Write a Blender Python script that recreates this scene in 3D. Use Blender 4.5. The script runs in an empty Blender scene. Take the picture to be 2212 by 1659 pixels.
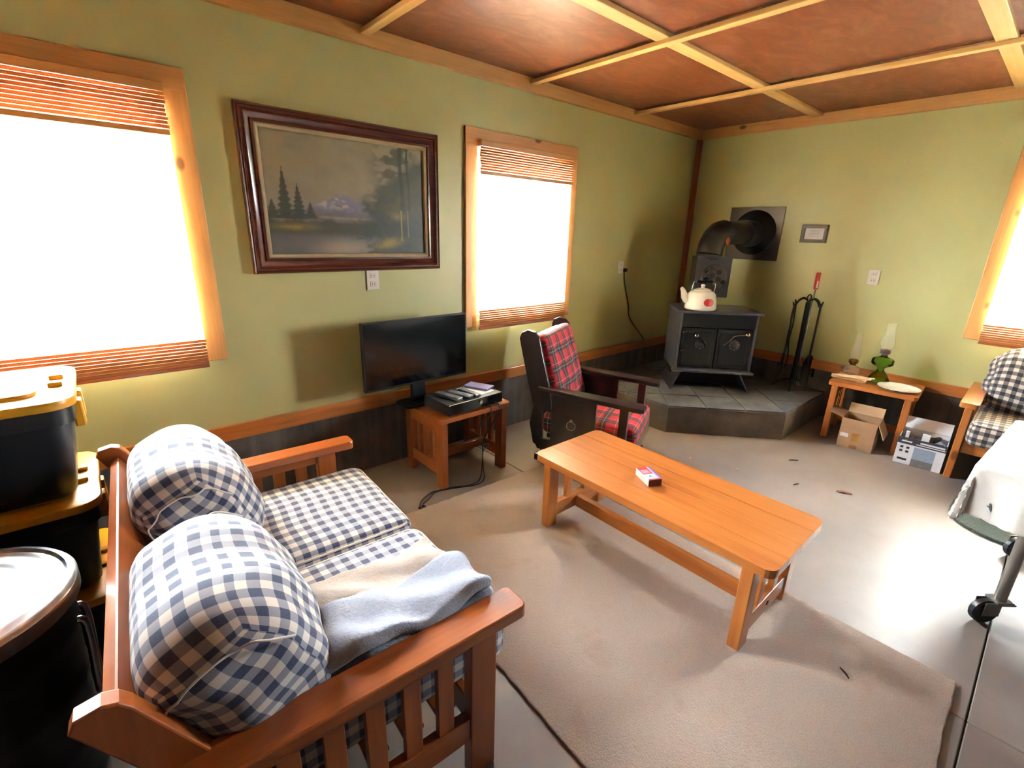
import bpy, bmesh, math, random
import numpy as np
from mathutils import Vector, Matrix
random.seed(7)
S = bpy.context.scene
COL = S.collection
R = math.radians

# ------------------------------------------------------------------ camera
YAW, PITCH, ROLL, FPX = 0.847950651, -0.307511866, 0.0277373337, 1029.97
CAMP = Vector((-4.9263, -2.8154, 1.55))
fw = Vector((math.cos(PITCH)*math.cos(YAW), math.cos(PITCH)*math.sin(YAW), math.sin(PITCH)))
rt = fw.cross(Vector((0, 0, 1))).normalized()
up = rt.cross(fw)
rt2 = rt*math.cos(ROLL) + up*math.sin(ROLL)
up2 = -rt*math.sin(ROLL) + up*math.cos(ROLL)
cd = bpy.data.cameras.new('camera')
cd.sensor_width = 36.0
cd.lens = FPX*36.0/2212.0
cd.clip_start = 0.02
cam = bpy.data.objects.new('camera', cd)
m = Matrix((rt2, up2, -fw)).transposed().to_4x4()
m.translation = CAMP
cam.matrix_world = m
COL.objects.link(cam)
S.camera = cam

# ------------------------------------------------------------------ daylight
SKY = 46.0
w = bpy.data.worlds.new('daylight')
S.world = w
w.use_nodes = True
bg = w.node_tree.nodes['Background']
bg.inputs['Color'].default_value = (0.74, 0.87, 1.0, 1)
bg.inputs['Strength'].default_value = SKY

def portal(name, loc, rot, sx, sz):
    l = bpy.data.lights.new(name, 'AREA')
    l.shape = 'RECTANGLE'
    l.size, l.size_y = sx, sz
    l.cycles.is_portal = True
    o = bpy.data.objects.new(name, l)
    o.location, o.rotation_euler = loc, rot
    COL.objects.link(o)

S.view_settings.view_transform = 'Standard'
S.view_settings.look = 'None'
S.view_settings.exposure = 3.55
S.view_settings.gamma = 1.0
S.view_settings.use_curve_mapping = False
S.cycles.max_bounces = 14
S.cycles.diffuse_bounces = 8
S.cycles.transparent_max_bounces = 16
S.cycles.sample_clamp_indirect = 12.0

# ------------------------------------------------------------------ materials
ALB = .74      # overall reflectance of the painted and stained surfaces
def lin(r, g=None, b=None):
    f = lambda c: (c/255/12.92) if c/255 <= .04045 else ((c/255+.055)/1.055)**2.4
    return (f(r)*ALB, f(g)*ALB, f(b)*ALB, 1.0)

class NT:
    def __init__(self, name):
        self.m = bpy.data.materials.new(name)
        self.m.use_nodes = True
        self.t = self.m.node_tree
        self.b = self.t.nodes['Principled BSDF']
        self.out = self.t.nodes['Material Output']
    def n(self, typ, **kw):
        nd = self.t.nodes.new(typ)
        for k, v in kw.items():
            setattr(nd, k, v)
        return nd
    def l(self, a, b):
        self.t.links.new(a, b)
    def coord(self, which='Object', scale=(1, 1, 1), loc=(0, 0, 0), rot=(0, 0, 0)):
        tc = self.n('ShaderNodeTexCoord')
        mp = self.n('ShaderNodeMapping')
        mp.inputs['Scale'].default_value = scale
        mp.inputs['Location'].default_value = loc
        mp.inputs['Rotation'].default_value = rot
        self.l(tc.outputs[which], mp.inputs['Vector'])
        return mp.outputs[0]
    def noise(self, vec, scale, detail=3, rough=.55, dist=0):
        nd = self.n('ShaderNodeTexNoise')
        nd.inputs['Scale'].default_value = scale
        nd.inputs['Detail'].default_value = detail
        nd.inputs['Roughness'].default_value = rough
        nd.inputs['Distortion'].default_value = dist
        self.l(vec, nd.inputs['Vector'])
        return nd.outputs['Fac']
    def ramp(self, fac, stops, interp='LINEAR'):
        nd = self.n('ShaderNodeValToRGB')
        nd.color_ramp.interpolation = interp
        e = nd.color_ramp.elements
        while len(e) < len(stops):
            e.new(.5)
        for i, (p, c) in enumerate(stops):
            e[i].position = p
            e[i].color = c
        self.l(fac, nd.inputs['Fac'])
        return nd.outputs['Color']
    def mix(self, fac, a, b, mode='MIX'):
        nd = self.n('ShaderNodeMix', data_type='RGBA', blend_type=mode)
        for sock, v in ((nd.inputs[0], fac), (nd.inputs[6], a), (nd.inputs[7], b)):
            if hasattr(v, 'is_output'):
                self.l(v, sock)
            else:
                sock.default_value = v
        return nd.outputs[2]
    def math(self, op, a, b=None, c=None):
        nd = self.n('ShaderNodeMath', operation=op)
        for i, v in enumerate((a, b, c)):
            if v is None:
                continue
            if hasattr(v, 'is_output'):
                self.l(v, nd.inputs[i])
            else:
                nd.inputs[i].default_value = v
        return nd.outputs[0]
    def bump(self, h, strength=.3, dist=.01):
        nd = self.n('ShaderNodeBump')
        nd.inputs['Strength'].default_value = strength
        nd.inputs['Distance'].default_value = dist
        self.l(h, nd.inputs['Height'])
        self.l(nd.outputs[0], self.b.inputs['Normal'])
    def base(self, c):
        if hasattr(c, 'is_output'):
            self.l(c, self.b.inputs['Base Color'])
        else:
            self.b.inputs['Base Color'].default_value = c
    def set(self, **kw):
        for k, v in kw.items():
            self.b.inputs[k.replace('_', ' ')].default_value = v

def plain(name, c, rough=.5, metal=0.0, var=.12, nscale=14, bump=0, **kw):
    t = NT(name)
    v = t.coord()
    f = t.noise(v, nscale, 4)
    d = tuple(x*(1-var) for x in c[:3]) + (1,)
    e = tuple(min(1, x*(1+var)) for x in c[:3]) + (1,)
    t.base(t.ramp(f, [(.3, d), (.7, e)]))
    t.set(Roughness=rough, Metallic=metal)
    for k, x in kw.items():
        t.b.inputs[k.replace('_', ' ')].default_value = x
    if bump:
        t.bump(t.noise(v, nscale*6, 3), bump, .004)
    return t.m

def wood(name, axis, light, dark, rough=.32, coat=.3, knots=True, kscale=4.4, seed=0):
    """Boards with the grain along one object axis (0 x, 1 y, 2 z)."""
    t = NT(name)
    sc = [9.0, 9.0, 9.0]
    sc[axis] = .8
    v = t.coord(scale=tuple(sc), loc=(seed, seed*.7, seed*1.3))
    g = t.noise(v, 2.2, 5, .6, .6)
    sc2 = [60.0, 60.0, 60.0]
    sc2[axis] = 1.6
    fine = t.noise(t.coord(scale=tuple(sc2)), 1.5, 2)
    broad = t.noise(t.coord(loc=(seed, 0, 0)), 1.7, 2)
    c = t.ramp(g, [(.28, dark), (.5, tuple((a*.6+b*.4) for a, b in zip(light, dark))), (.72, light)])
    c = t.mix(.25, c, t.ramp(fine, [(.3, dark), (.7, light)]))
    c = t.mix(t.math('MULTIPLY', broad, .35), c, dark)
    if knots:
        s3 = [kscale]*3
        s3[axis] = kscale*.55
        vo = t.n('ShaderNodeTexVoronoi')
        vo.inputs['Scale'].default_value = 1.0
        vo.inputs['Randomness'].default_value = 1.0
        t.l(t.coord(scale=tuple(s3), loc=(seed*3.1+.3, .2, .7)), vo.inputs['Vector'])
        k = t.ramp(vo.outputs['Distance'], [(.06, (1, 1, 1, 1)), (.115, (0, 0, 0, 1))])
        c = t.mix(t.math('MULTIPLY', k, .85), c, (dark[0]*.22, dark[1]*.18, dark[2]*.2, 1))
    t.base(c)
    t.set(Roughness=rough)
    t.b.inputs['Coat Weight'].default_value = coat
    t.b.inputs['Coat Roughness'].default_value = .2
    t.bump(fine, .08, .002)
    return t.m

PL, PD = lin(206, 132, 62), lin(164, 84, 30)
PINE = [wood('honey_pine_' + a, i, PL, PD, seed=i) for i, a in enumerate('xyz')]
RL, RD = lin(184, 102, 44), lin(134, 62, 22)
PINER = [wood('amber_pine_' + a, i, RL, RD, seed=i+4) for i, a in enumerate('xyz')]
TL, TD = lin(222, 168, 98), lin(190, 126, 62)
TRIM = [wood('trim_pine_' + a, i, TL, TD, rough=.5, coat=.05, seed=i+8, kscale=5.2) for i, a in enumerate('xyz')]
BL, BD = lin(226, 190, 122), lin(200, 152, 84)
BATT = [wood('batten_pine_' + a, i, BL, BD, rough=.55, coat=0, seed=i+12, knots=False) for i, a in enumerate('xyz')]
DARKW = [wood('dark_stain_' + a, i, lin(52, 30, 27), lin(26, 14, 14), rough=.28, coat=.4, seed=i, knots=False) for i, a in enumerate('xyz')]
MAHOG = [wood('mahogany_' + a, i, lin(112, 52, 34), lin(66, 25, 18), rough=.25, coat=.5, seed=i, knots=False) for i, a in enumerate('xyz')]

def m_wall():
    t = NT('avocado_wall_paint')
    v = t.coord()
    c = t.ramp(t.noise(v, 1.3, 3), [(.3, lin(183, 179, 116)), (.7, lin(190, 187, 127))])
    t.base(c)
    t.set(Roughness=.42)
    t.bump(t.noise(v, 160, 2), .08, .002)
    return t.m
def m_floor():
    t = NT('painted_concrete_floor')
    v = t.coord()
    a = t.noise(v, 2.2, 5, .6)
    c = t.ramp(a, [(.3, lin(138, 126, 120)), (.7, lin(154, 142, 136))])
    sp = t.ramp(t.noise(v, 42, 3, .7), [(.66, (0, 0, 0, 1)), (.74, (1, 1, 1, 1))])
    c = t.mix(t.math('MULTIPLY', sp, .25), c, lin(105, 95, 88))
    t.base(c)
    t.l(t.ramp(t.noise(v, 3.1, 4), [(.3, (.36,)*3 + (1,)), (.75, (.46,)*3 + (1,))]), t.b.inputs['Roughness'])
    t.b.inputs['Specular IOR Level'].default_value = .36
    t.bump(t.noise(v, 24, 4), .12, .004)
    return t.m
def m_panel():
    t = NT('stained_ceiling_plywood')
    v = t.coord(scale=(1, 2.2, 1), rot=(0, 0, .5))
    a = t.noise(v, 3.4, 6, .68, 1.2)
    b = t.noise(t.coord(), .9, 2)
    c = t.ramp(a, [(.25, lin(90, 40, 22)), (.5, lin(134, 70, 42)), (.78, lin(172, 112, 76))])
    c = t.mix(t.math('MULTIPLY', b, .4), c, lin(128, 76, 38))
    t.base(c)
    t.set(Roughness=.42)
    t.bump(a, .1, .004)
    return t.m
def m_concrete(name, lo, hi, streak=False):
    t = NT(name)
    v = t.coord()
    a = t.noise(v, 5, 6, .65)
    c = t.ramp(a, [(.3, lo), (.72, hi)])
    if streak:
        s = t.noise(t.coord(scale=(9, 9, .35)), 1.6, 3)
        c = t.mix(t.ramp(s, [(.45, (0, 0, 0, 1)), (.7, (.5, .5, .5, 1))]), c, lin(126, 118, 108))
    t.base(c)
    t.set(Roughness=.85)
    t.bump(t.noise(v, 30, 5), .3, .006)
    return t.m
def m_carpet(name, lo, hi, stain, scale=260):
    t = NT(name)
    v = t.coord()
    a = t.noise(v, scale, 3, .7)
    b = t.noise(v, 4.5, 5, .6)
    c = t.ramp(a, [(.3, lo), (.7, hi)])
    c = t.mix(t.ramp(b, [(.58, (0, 0, 0, 1)), (.8, (.55,)*3 + (1,))]), c, stain)
    t.base(c)
    t.set(Roughness=.95)
    t.b.inputs['Sheen Weight'].default_value = .25
    t.bump(t.noise(v, scale*.55, 4, .75), .9, .02)
    return t.m
def m_gingham(name, navy, mid, white, p=.0508):
    t = NT(name)
    uv = t.n('ShaderNodeUVMap')
    sx = t.n('ShaderNodeSeparateXYZ')
    t.l(uv.outputs[0], sx.inputs[0])
    st = []
    for o in (sx.outputs[0], sx.outputs[1]):
        fr = t.math('FRACT', t.math('DIVIDE', o, p))
        st.append(t.math('GREATER_THAN', fr, .5))
    s = t.math('MULTIPLY', t.math('ADD', st[0], st[1]), .5)
    c = t.ramp(s, [(0, white), (.25, mid), (.75, navy)], 'CONSTANT')
    nz = t.noise(t.coord(), 300, 2)
    c = t.mix(t.math('MULTIPLY', nz, .22), c, mid)
    t.base(c)
    t.set(Roughness=.9)
    t.b.inputs['Sheen Weight'].default_value = .15
    t.bump(nz, .25, .002)
    return t.m
def m_tartan():
    t = NT('red_tartan_fabric')
    uv = t.n('ShaderNodeUVMap')
    sx = t.n('ShaderNodeSeparateXYZ')
    t.l(uv.outputs[0], sx.inputs[0])
    band, line, thin = [], [], []
    for o in (sx.outputs[0], sx.outputs[1]):
        fr = t.math('FRACT', t.math('DIVIDE', o, .125))
        band.append(t.math('LESS_THAN', t.math('ABSOLUTE', t.math('SUBTRACT', fr, .3)), .17))
        line.append(t.math('LESS_THAN', t.math('ABSOLUTE', t.math('SUBTRACT', fr, .62)), .02))
        thin.append(t.math('LESS_THAN', t.math('ABSOLUTE', t.math('SUBTRACT', fr, .3)), .022))
    red, dk, wt = lin(186, 22, 34), lin(30, 40, 34), lin(205, 190, 180)
    s = t.math('MULTIPLY', t.math('ADD', band[0], band[1]), .5)
    c = t.ramp(s, [(0, red), (.25, lin(92, 30, 32)), (.75, dk)], 'CONSTANT')
    for k in (line, thin):
        l2 = t.math('MULTIPLY', t.math('ADD', k[0], k[1]), .26)
        c = t.mix(l2, c, wt)
    nz = t.noise(t.coord(), 300, 2)
    t.base(c)
    t.set(Roughness=.85)
    t.bump(nz, .25, .002)
    return t.m
def m_towel(name, c):
    t = NT(name)
    v = t.coord()
    a = t.noise(v, 220, 3)
    t.base(t.ramp(a, [(.3, tuple(x*.8 for x in c[:3]) + (1,)), (.7, c)]))
    t.set(Roughness=.95)
    t.b.inputs['Sheen Weight'].default_value = .3
    t.bump(t.noise(v, 130, 4, .7), .8, .01)
    return t.m
def m_glass(name, tint=(1, 1, 1, 1), blend=.22, haze=0):
    t = NT(name)
    tr = t.n('ShaderNodeBsdfTransparent')
    tr.inputs[0].default_value = tint
    gl = t.n('ShaderNodeBsdfGlossy')
    gl.inputs['Roughness'].default_value = .03
    lw = t.n('ShaderNodeLayerWeight')
    lw.inputs[0].default_value = blend
    mx = t.n('ShaderNodeMixShader')
    t.l(lw.outputs['Fresnel'], mx.inputs[0])
    t.l(tr.outputs[0], mx.inputs[1])
    t.l(gl.outputs[0], mx.inputs[2])
    last = mx.outputs[0]
    if haze:  # pale haze: diffuse white mixed in so the clear glass shows
        df = t.n('ShaderNodeBsdfDiffuse')
        df.inputs[0].default_value = (.85, .85, .83, 1)
        m2 = t.n('ShaderNodeMixShader')
        m2.inputs[0].default_value = haze
        t.l(last, m2.inputs[1])
        t.l(df.outputs[0], m2.inputs[2])
        last = m2.outputs[0]
    t.l(last, t.out.inputs['Surface'])
    return t.m
def m_blind(name, c, trans):
    t = NT(name)
    v = t.coord(scale=(1.2, 1.2, 22))
    f = t.noise(v, 3.0, 4)
    col = t.ramp(f, [(.3, tuple(x*.75 for x in c[:3]) + (1,)), (.7, c)])
    df = t.n('ShaderNodeBsdfDiffuse')
    tl = t.n('ShaderNodeBsdfTranslucent')
    t.l(col, df.inputs[0])
    t.l(col, tl.inputs[0])
    mx = t.n('ShaderNodeMixShader')
    mx.inputs[0].default_value = trans
    t.l(df.outputs[0], mx.inputs[1])
    t.l(tl.outputs[0], mx.inputs[2])
    t.l(mx.outputs[0], t.out.inputs['Surface'])
    return t.m
def m_vcol(name, rough=.5):
    t = NT(name)
    a = t.n('ShaderNodeVertexColor')
    a.layer_name = 'Col'
    nz = t.noise(t.coord(scale=(60, 60, 60)), 4, 3)
    c = t.mix(.12, a.outputs['Color'], t.ramp(nz, [(.3, (0, 0, 0, 1)), (.7, (1, 1, 1, 1))]), 'OVERLAY')
    t.base(c)
    t.set(Roughness=rough)
    return t.m

WALL, FLOOR, PANEL = m_wall(), m_floor(), m_panel()
CURB = m_concrete('stem_wall_concrete', lin(70, 62, 54), lin(104, 94, 84), True)
HEARTHC = m_concrete('hearth_render', lin(92, 82, 76), lin(126, 114, 106))
SLATE = m_concrete('slate_tile', lin(78, 80, 88), lin(118, 120, 128))
GROUT = m_concrete('grout', lin(120, 118, 116), lin(150, 148, 144))
DARKJ = plain('joint_filler', lin(42, 38, 36), .9)
CARPET = m_carpet('beige_carpet', lin(186, 158, 140), lin(228, 205, 187), lin(158, 118, 94))
GREENC = m_carpet('green_shag', lin(36, 52, 40), lin(78, 98, 80), lin(30, 40, 34), 120)
GING = m_gingham('navy_gingham', lin(34, 46, 84), lin(146, 146, 158), lin(226, 216, 206))
GING2 = m_gingham('charcoal_gingham', lin(34, 34, 40), lin(120, 112, 112), lin(218, 206, 192))
TARTAN = m_tartan()
TOWEL_B = m_towel('oatmeal_terry', lin(196, 180, 168))
TOWEL_G = m_towel('pale_blue_terry', lin(164, 170, 188))
GLASS = m_glass('clear_glass', (.97, .98, .97, 1))
LAMPG = m_glass('lamp_glass', (.98, .98, .97, 1), .1, .07)
GREENG = m_glass('green_glass', (.42, .62, .2, 1))
SLAT = m_blind('bamboo_slat', (.86, .72, .53, 1), .68)
SLATD = m_blind('bamboo_slat_dark', (.5, .2, .075, 1), .35)
STOVE = plain('lit_stove_steel', lin(88, 88, 102), .4, .1, .1, 30, .05)  # black steel lightened and blued, window light put into the base colour
RECL = plain('reclaimer_paint', lin(56, 56, 64), .42, .1, .1, 30)
STOVED = plain('door_iron_and_recess_shade', lin(26, 26, 28), .5, .2, .15, 40, .1)  # door iron, also used on the header as painted recess shade
PIPE = plain('stove_pipe_black', lin(44, 40, 42), .38, .4, .2, 9)
NICKEL = plain('nickel', lin(200, 196, 190), .2, 1.0)
KNOBM = plain('worn_knob', lin(92, 94, 98), .3, .9)
IRON = plain('wrought_iron', lin(26, 27, 30), .45, .5)
BLACKP = plain('black_plastic', lin(18, 18, 20), .35, 0, .1)
GLOSSB = plain('tv_screen_glass', lin(10, 10, 12), .12, 0, .05)
BINB = plain('black_tote_plastic', lin(22, 22, 24), .4, 0, .1)
BINY = plain('yellow_tote_lid', lin(214, 150, 22), .35, 0, .06)
ENAMEL = plain('white_enamel', lin(232, 232, 228), .15, 0, .03)
REDP = plain('red_plastic', lin(196, 24, 34), .4)
BRASS = plain('brass', lin(176, 128, 56), .25, 1.0)
PEWTER = plain('burner_metal', lin(120, 104, 100), .35, .8)
GALV = plain('galvanised_steel', lin(205, 205, 212), .22, 1.0, .12, 6)
DARKST = plain('dark_steel', lin(46, 42, 42), .32, .8, .25, 7)
CARD = plain('corrugated_card', lin(176, 138, 104), .8, 0, .08)
CARDL = plain('card_inside', lin(196, 160, 122), .85, 0, .06)
WHITEC = plain('white_carton', lin(224, 224, 232), .55, 0, .03)
DARKC = plain('carton_dark_band', lin(62, 60, 68), .6, 0, .05)
BLUEC = plain('carton_print_blue', lin(150, 166, 186), .6, 0, .1, 60)
GREYC = plain('carton_print_grey', lin(120, 116, 116), .7, 0, .2, 60)
INK = plain('dark_ink', lin(44, 42, 46), .7)
WHITEI = plain('white_ink', lin(226, 226, 228), .6)
YELI = plain('yellow_ink', lin(214, 170, 40), .6)
PLATEM = plain('ivory_switch_plate', lin(214, 206, 190), .4, 0, .03)
LINEN = plain('white_tablecloth', lin(226, 220, 214), .85, 0, .04, 40, .1)
LEAFINK = plain('leaf_print', lin(84, 82, 84), .8)
PAPER = plain('paper', lin(214, 212, 222), .7, 0, .06)
PAPERB = plain('blue_print_card', lin(92, 98, 178), .5, 0, .1)
HUSK = plain('dry_husk', lin(228, 192, 150), .85, 0, .2, 30)
LEAFM = plain('dry_leaf', lin(150, 96, 70), .8, 0, .2, 40)
CREAM = plain('frame_liner', lin(170, 146, 104), .55, 0, .08)
RUBBER = plain('caster_tyre', lin(22, 22, 26), .4)
STEELG = plain('brushed_leg', lin(152, 148, 142), .35, .8)
VINYL = plain('window_vinyl', lin(226, 226, 222), .4)
GROUND = plain('ground_gravel', lin(190, 188, 178), .95, 0, .1, 2)
FARW = wood('panelled_wall_pine', 2, lin(104, 66, 42), lin(72, 42, 24), rough=.5, coat=.05)
EXTW = plain('outside_siding', lin(150, 140, 120), .8)
CANVAS = m_vcol('oil_painting', .45)
PRINT = m_vcol('printed_card', .45)
FILTER = plain('smoky_bark', lin(70, 56, 48), .9, 0, .3, 40, .3)

# ------------------------------------------------------------------ mesh helpers
class MB:
    def __init__(s):
        s.bm = bmesh.new()
        s.uv = s.bm.loops.layers.uv.new('UVMap')
    def _merge(s, b, M=None):
        if M is not None:
            bmesh.ops.transform(b, matrix=M, verts=b.verts[:])
        me = bpy.data.meshes.new('tmp')
        b.to_mesh(me)
        b.free()
        s.bm.from_mesh(me)
        bpy.data.meshes.remove(me)
        return s
    def box(s, x0, x1, y0, y1, z0, z1, r=0, M=None, seg=2):
        b = bmesh.new()
        bmesh.ops.create_cube(b, size=1)
        for v in b.verts:
            v.co = Vector(((x0+x1)/2 + v.co.x*(x1-x0), (y0+y1)/2 + v.co.y*(y1-y0), (z0+z1)/2 + v.co.z*(z1-z0)))
        if r:
            bmesh.ops.bevel(b, geom=b.edges[:], offset=r, segments=seg, profile=.5, affect='EDGES')
        return s._merge(b, M)
    def beam(s, p0, p1, wx, wy, r=0, side=(0, 0, 1)):
        """Square bar from p0 to p1; wx across side x dir, wy along the side direction."""
        p0, p1 = Vector(p0), Vector(p1)
        d = p1-p0
        L = d.length
        z = d.normalized()
        x = Vector(side).cross(z)
        if x.length < 1e-4:
            x = Vector((1, 0, 0)).cross(z)
        x.normalize()
        y = z.cross(x)
        M = Matrix((x, y, z)).transposed().to_4x4()
        M.translation = p0
        return s.box(-wx/2, wx/2, -wy/2, wy/2, 0, L, r, M)
    def cyl(s, p0, p1, r0, r1=None, n=18, bev=0):
        r1 = r0 if r1 is None else r1
        p0, p1 = Vector(p0), Vector(p1)
        z = (p1-p0).normalized()
        x = z.orthogonal().normalized()
        M = Matrix((x, z.cross(x), z)).transposed().to_4x4()
        M.translation = p0
        L = (p1-p0).length
        prof = [(0, 0), (r0-bev, 0), (r0, bev), (r1, L-bev), (r1-bev, L), (0, L)] if bev else [(0, 0), (r0, 0), (r1, L), (0, L)]
        return s.lathe(prof, n, M)
    def lathe(s, prof, n=24, M=None, a0=0, a1=2*math.pi):
        b = bmesh.new()
        full = abs(a1-a0-2*math.pi) < 1e-6
        rings = []
        for (r, z) in prof:
            if r < 1e-7:
                rings.append([b.verts.new((0, 0, z))])
            else:
                rings.append([b.verts.new((r*math.cos(a0+(a1-a0)*i/n), r*math.sin(a0+(a1-a0)*i/n), z)) for i in range(n if full else n+1)])
        for p, q in zip(rings, rings[1:]):
            k = max(len(p), len(q))
            for i in range(k if full else k-1):
                j = (i+1) % k
                vs = []
                for v in ((p[i % len(p)], p[j % len(p)], q[j % len(q)], q[i % len(q)])):
                    if v not in vs:
                        vs.append(v)
                if len(vs) > 2:
                    try:
                        b.faces.new(vs)
                    except ValueError:
                        pass
        bmesh.ops.recalc_face_normals(b, faces=b.faces[:])
        return s._merge(b, M)
    def tube(s, pts, r, n=8, closed=False, smooth=0):
        pts = [Vector(p) for p in pts]
        if smooth:
            pts = catmull(pts, smooth, closed)
        rs = r if hasattr(r, '__len__') else [r]*len(pts)
        if len(rs) != len(pts):
            rs = [rs[min(len(rs)-1, int(i*(len(rs)-1)/(len(pts)-1)+.5))] for i in range(len(pts))]
        b = bmesh.new()
        rings = []
        nrm = None
        for i, p in enumerate(pts):
            if closed:
                d = pts[(i+1) % len(pts)] - pts[i-1]
            else:
                d = pts[min(i+1, len(pts)-1)] - pts[max(i-1, 0)]
            d.normalize()
            if nrm is None:
                nrm = d.orthogonal().normalized()
            else:
                nrm = (nrm - d*nrm.dot(d))
                nrm = nrm.normalized() if nrm.length > 1e-6 else d.orthogonal().normalized()
            bi = d.cross(nrm)
            rings.append([b.verts.new(p + (nrm*math.cos(2*math.pi*k/n) + bi*math.sin(2*math.pi*k/n))*rs[i]) for k in range(n)])
        for p, q in list(zip(rings, rings[1:])) + ([(rings[-1], rings[0])] if closed else []):
            for k in range(n):
                b.faces.new((p[k], p[(k+1) % n], q[(k+1) % n], q[k]))
        if not closed:
            b.faces.new(rings[0][::-1])
            b.faces.new(rings[-1])
        bmesh.ops.recalc_face_normals(b, faces=b.faces[:])
        return s._merge(b)
    def prism(s, poly, z0, z1, M=None, r=0):
        b = bmesh.new()
        lo = [b.verts.new((x, y, z0)) for x, y in poly]
        hi = [b.verts.new((x, y, z1)) for x, y in poly]
        b.faces.new(lo[::-1])
        b.faces.new(hi)
        n = len(poly)
        for i in range(n):
            b.faces.new((lo[i], lo[(i+1) % n], hi[(i+1) % n], hi[i]))
        bmesh.ops.recalc_face_normals(b, faces=b.faces[:])
        if r:
            es = [e for e in b.edges if abs(e.verts[0].co.z-e.verts[1].co.z) < 1e-6]
            bmesh.ops.bevel(b, geom=es, offset=r, segments=2, profile=.5, affect='EDGES')
        return s._merge(b, M)
    def cushion(s, c, h, rad, puff=(0, 0, 0), n=14, M=None, warp=None, uvrot=0):
        """Rounded, puffed box with metre UVs. c centre, h half sizes."""
        b = bmesh.new()
        uv = b.loops.layers.uv.new('UVMap')
        for ax in range(3):
            u, v = [(1, 2), (0, 2), (0, 1)][ax]
            for sg in (-1, 1):
                g = []
                for i in range(n+1):
                    row = []
                    for j in range(n+1):
                        p = [0, 0, 0]
                        p[ax] = sg*h[ax]
                        p[u] = math.sin((i/n-.5)*math.pi*.98)/math.sin(.49*math.pi)*h[u]*.35 + (2*i/n-1)*h[u]*.65
                        p[v] = math.sin((j/n-.5)*math.pi*.98)/math.sin(.49*math.pi)*h[v]*.35 + (2*j/n-1)*h[v]*.65
                        row.append((p[u], p[v], p))
                    g.append(row)
                vs = []
                for row in g:
                    vr = []
                    for (a, d, p) in row:
                        q = [max(-(h[k]-rad), min(h[k]-rad, p[k])) for k in range(3)]
                        dv = Vector([p[k]-q[k] for k in range(3)])
                        o = Vector(q) + (dv.normalized()*rad if dv.length > 1e-9 else dv)
                        o2 = o.copy()
                        for k in range(3):
                            if puff[k]:
                                e = 1.0
                                for kk in range(3):
                                    if kk != k:
                                        e *= max(0.0, 1-(o[kk]/h[kk])**2)
                                o2[k] += puff[k]*e*(o[k]/h[k])
                        if warp:
                            o2 = Vector(warp(o2))
                        vr.append(b.verts.new(o2 + Vector(c)))
                    vs.append(vr)
                for i in range(n):
                    for j in range(n):
                        idx = [(i, j), (i+1, j), (i+1, j+1), (i, j+1)]
                        f = b.faces.new([vs[a][d] for a, d in idx])
                        for lp, (a, d) in zip(f.loops, idx):
                            uu, vv = g[a][d][0], g[a][d][1]
                            if ax == 0:
                                vv = sg*(h[0] + h[2] - vv)
                            if uvrot:
                                uu, vv = vv, uu
                            lp[uv].uv = (uu + .0127, vv + .0127)
        bmesh.ops.remove_doubles(b, verts=b.verts[:], dist=1e-5)
        bmesh.ops.recalc_face_normals(b, faces=b.faces[:])
        return s._merge(b, M)
    def build(s, name, mat, parent=None, smooth=None, loc=None, rotz=0, kind=None, label=None):
        me = bpy.data.meshes.new(name)
        s.bm.to_mesh(me)
        s.bm.free()
        o = bpy.data.objects.new(name, me)
        COL.objects.link(o)
        me.materials.append(mat)
        if smooth is not None:
            for p in me.polygons:
                p.use_smooth = True
            me.set_sharp_from_angle(angle=R(smooth))
        if parent is not None:
            o.parent = parent
        if loc is not None:
            o.location = loc
        if rotz:
            o.rotation_euler = (0, 0, rotz)
        if kind:
            o['kind'] = kind
        if label:
            o['label'] = label
        return o

def catmull(p, k, closed=False):
    out = []
    n = len(p)
    rng = range(n if closed else n-1)
    for i in rng:
        if closed:
            a, b, c, d = p[i-1], p[i], p[(i+1) % n], p[(i+2) % n]
        else:
            a, b, c, d = p[max(i-1, 0)], p[i], p[i+1], p[min(i+2, n-1)]
        for j in range(k):
            t = j/k
            out.append(.5*((2*b) + (-a+c)*t + (2*a-5*b+4*c-d)*t*t + (-a+3*b-3*c+d)*t**3))
    if not closed:
        out.append(p[-1])
    return out

def thing(name, label, cat, loc=(0, 0, 0), rotz=0, group=None):
    o = bpy.data.objects.new(name, None)
    o.empty_display_size = .1
    COL.objects.link(o)
    o.location = loc
    o.rotation_euler = (0, 0, rotz)
    return tag(o, label, cat, group)
def tag(o, label, cat, group=None):
    o['label'] = label
    o['category'] = cat
    if group:
        o['group'] = group
    return o
def struct(o):
    o['kind'] = 'structure'
    return o
def share(src, name, parent, loc=(0, 0, 0), rot=(0, 0, 0), scale=(1, 1, 1)):
    o = bpy.data.objects.new(name, src.data)
    COL.objects.link(o)
    o.parent = parent
    o.location, o.rotation_euler, o.scale = loc, rot, scale
    return o
def clip(poly, a, b, c):
    """keep a*x+b*y<=c"""
    out = []
    for i in range(len(poly)):
        p, q = poly[i], poly[(i+1) % len(poly)]
        dp, dq = a*p[0]+b*p[1]-c, a*q[0]+b*q[1]-c
        if dp <= 0:
            out.append(p)
        if dp*dq < 0:
            t = dp/(dp-dq)
            out.append((p[0]+(q[0]-p[0])*t, p[1]+(q[1]-p[1])*t))
    return out
def rrect(x0, x1, y0, y1, r, n=5):
    pts = []
    for cx, cy, a in ((x1-r, y1-r, 0), (x0+r, y1-r, 90), (x0+r, y0+r, 180), (x1-r, y0+r, 270)):
        for i in range(n+1):
            t = R(a+90*i/n)
            pts.append((cx+r*math.cos(t), cy+r*math.sin(t)))
    return pts

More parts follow.
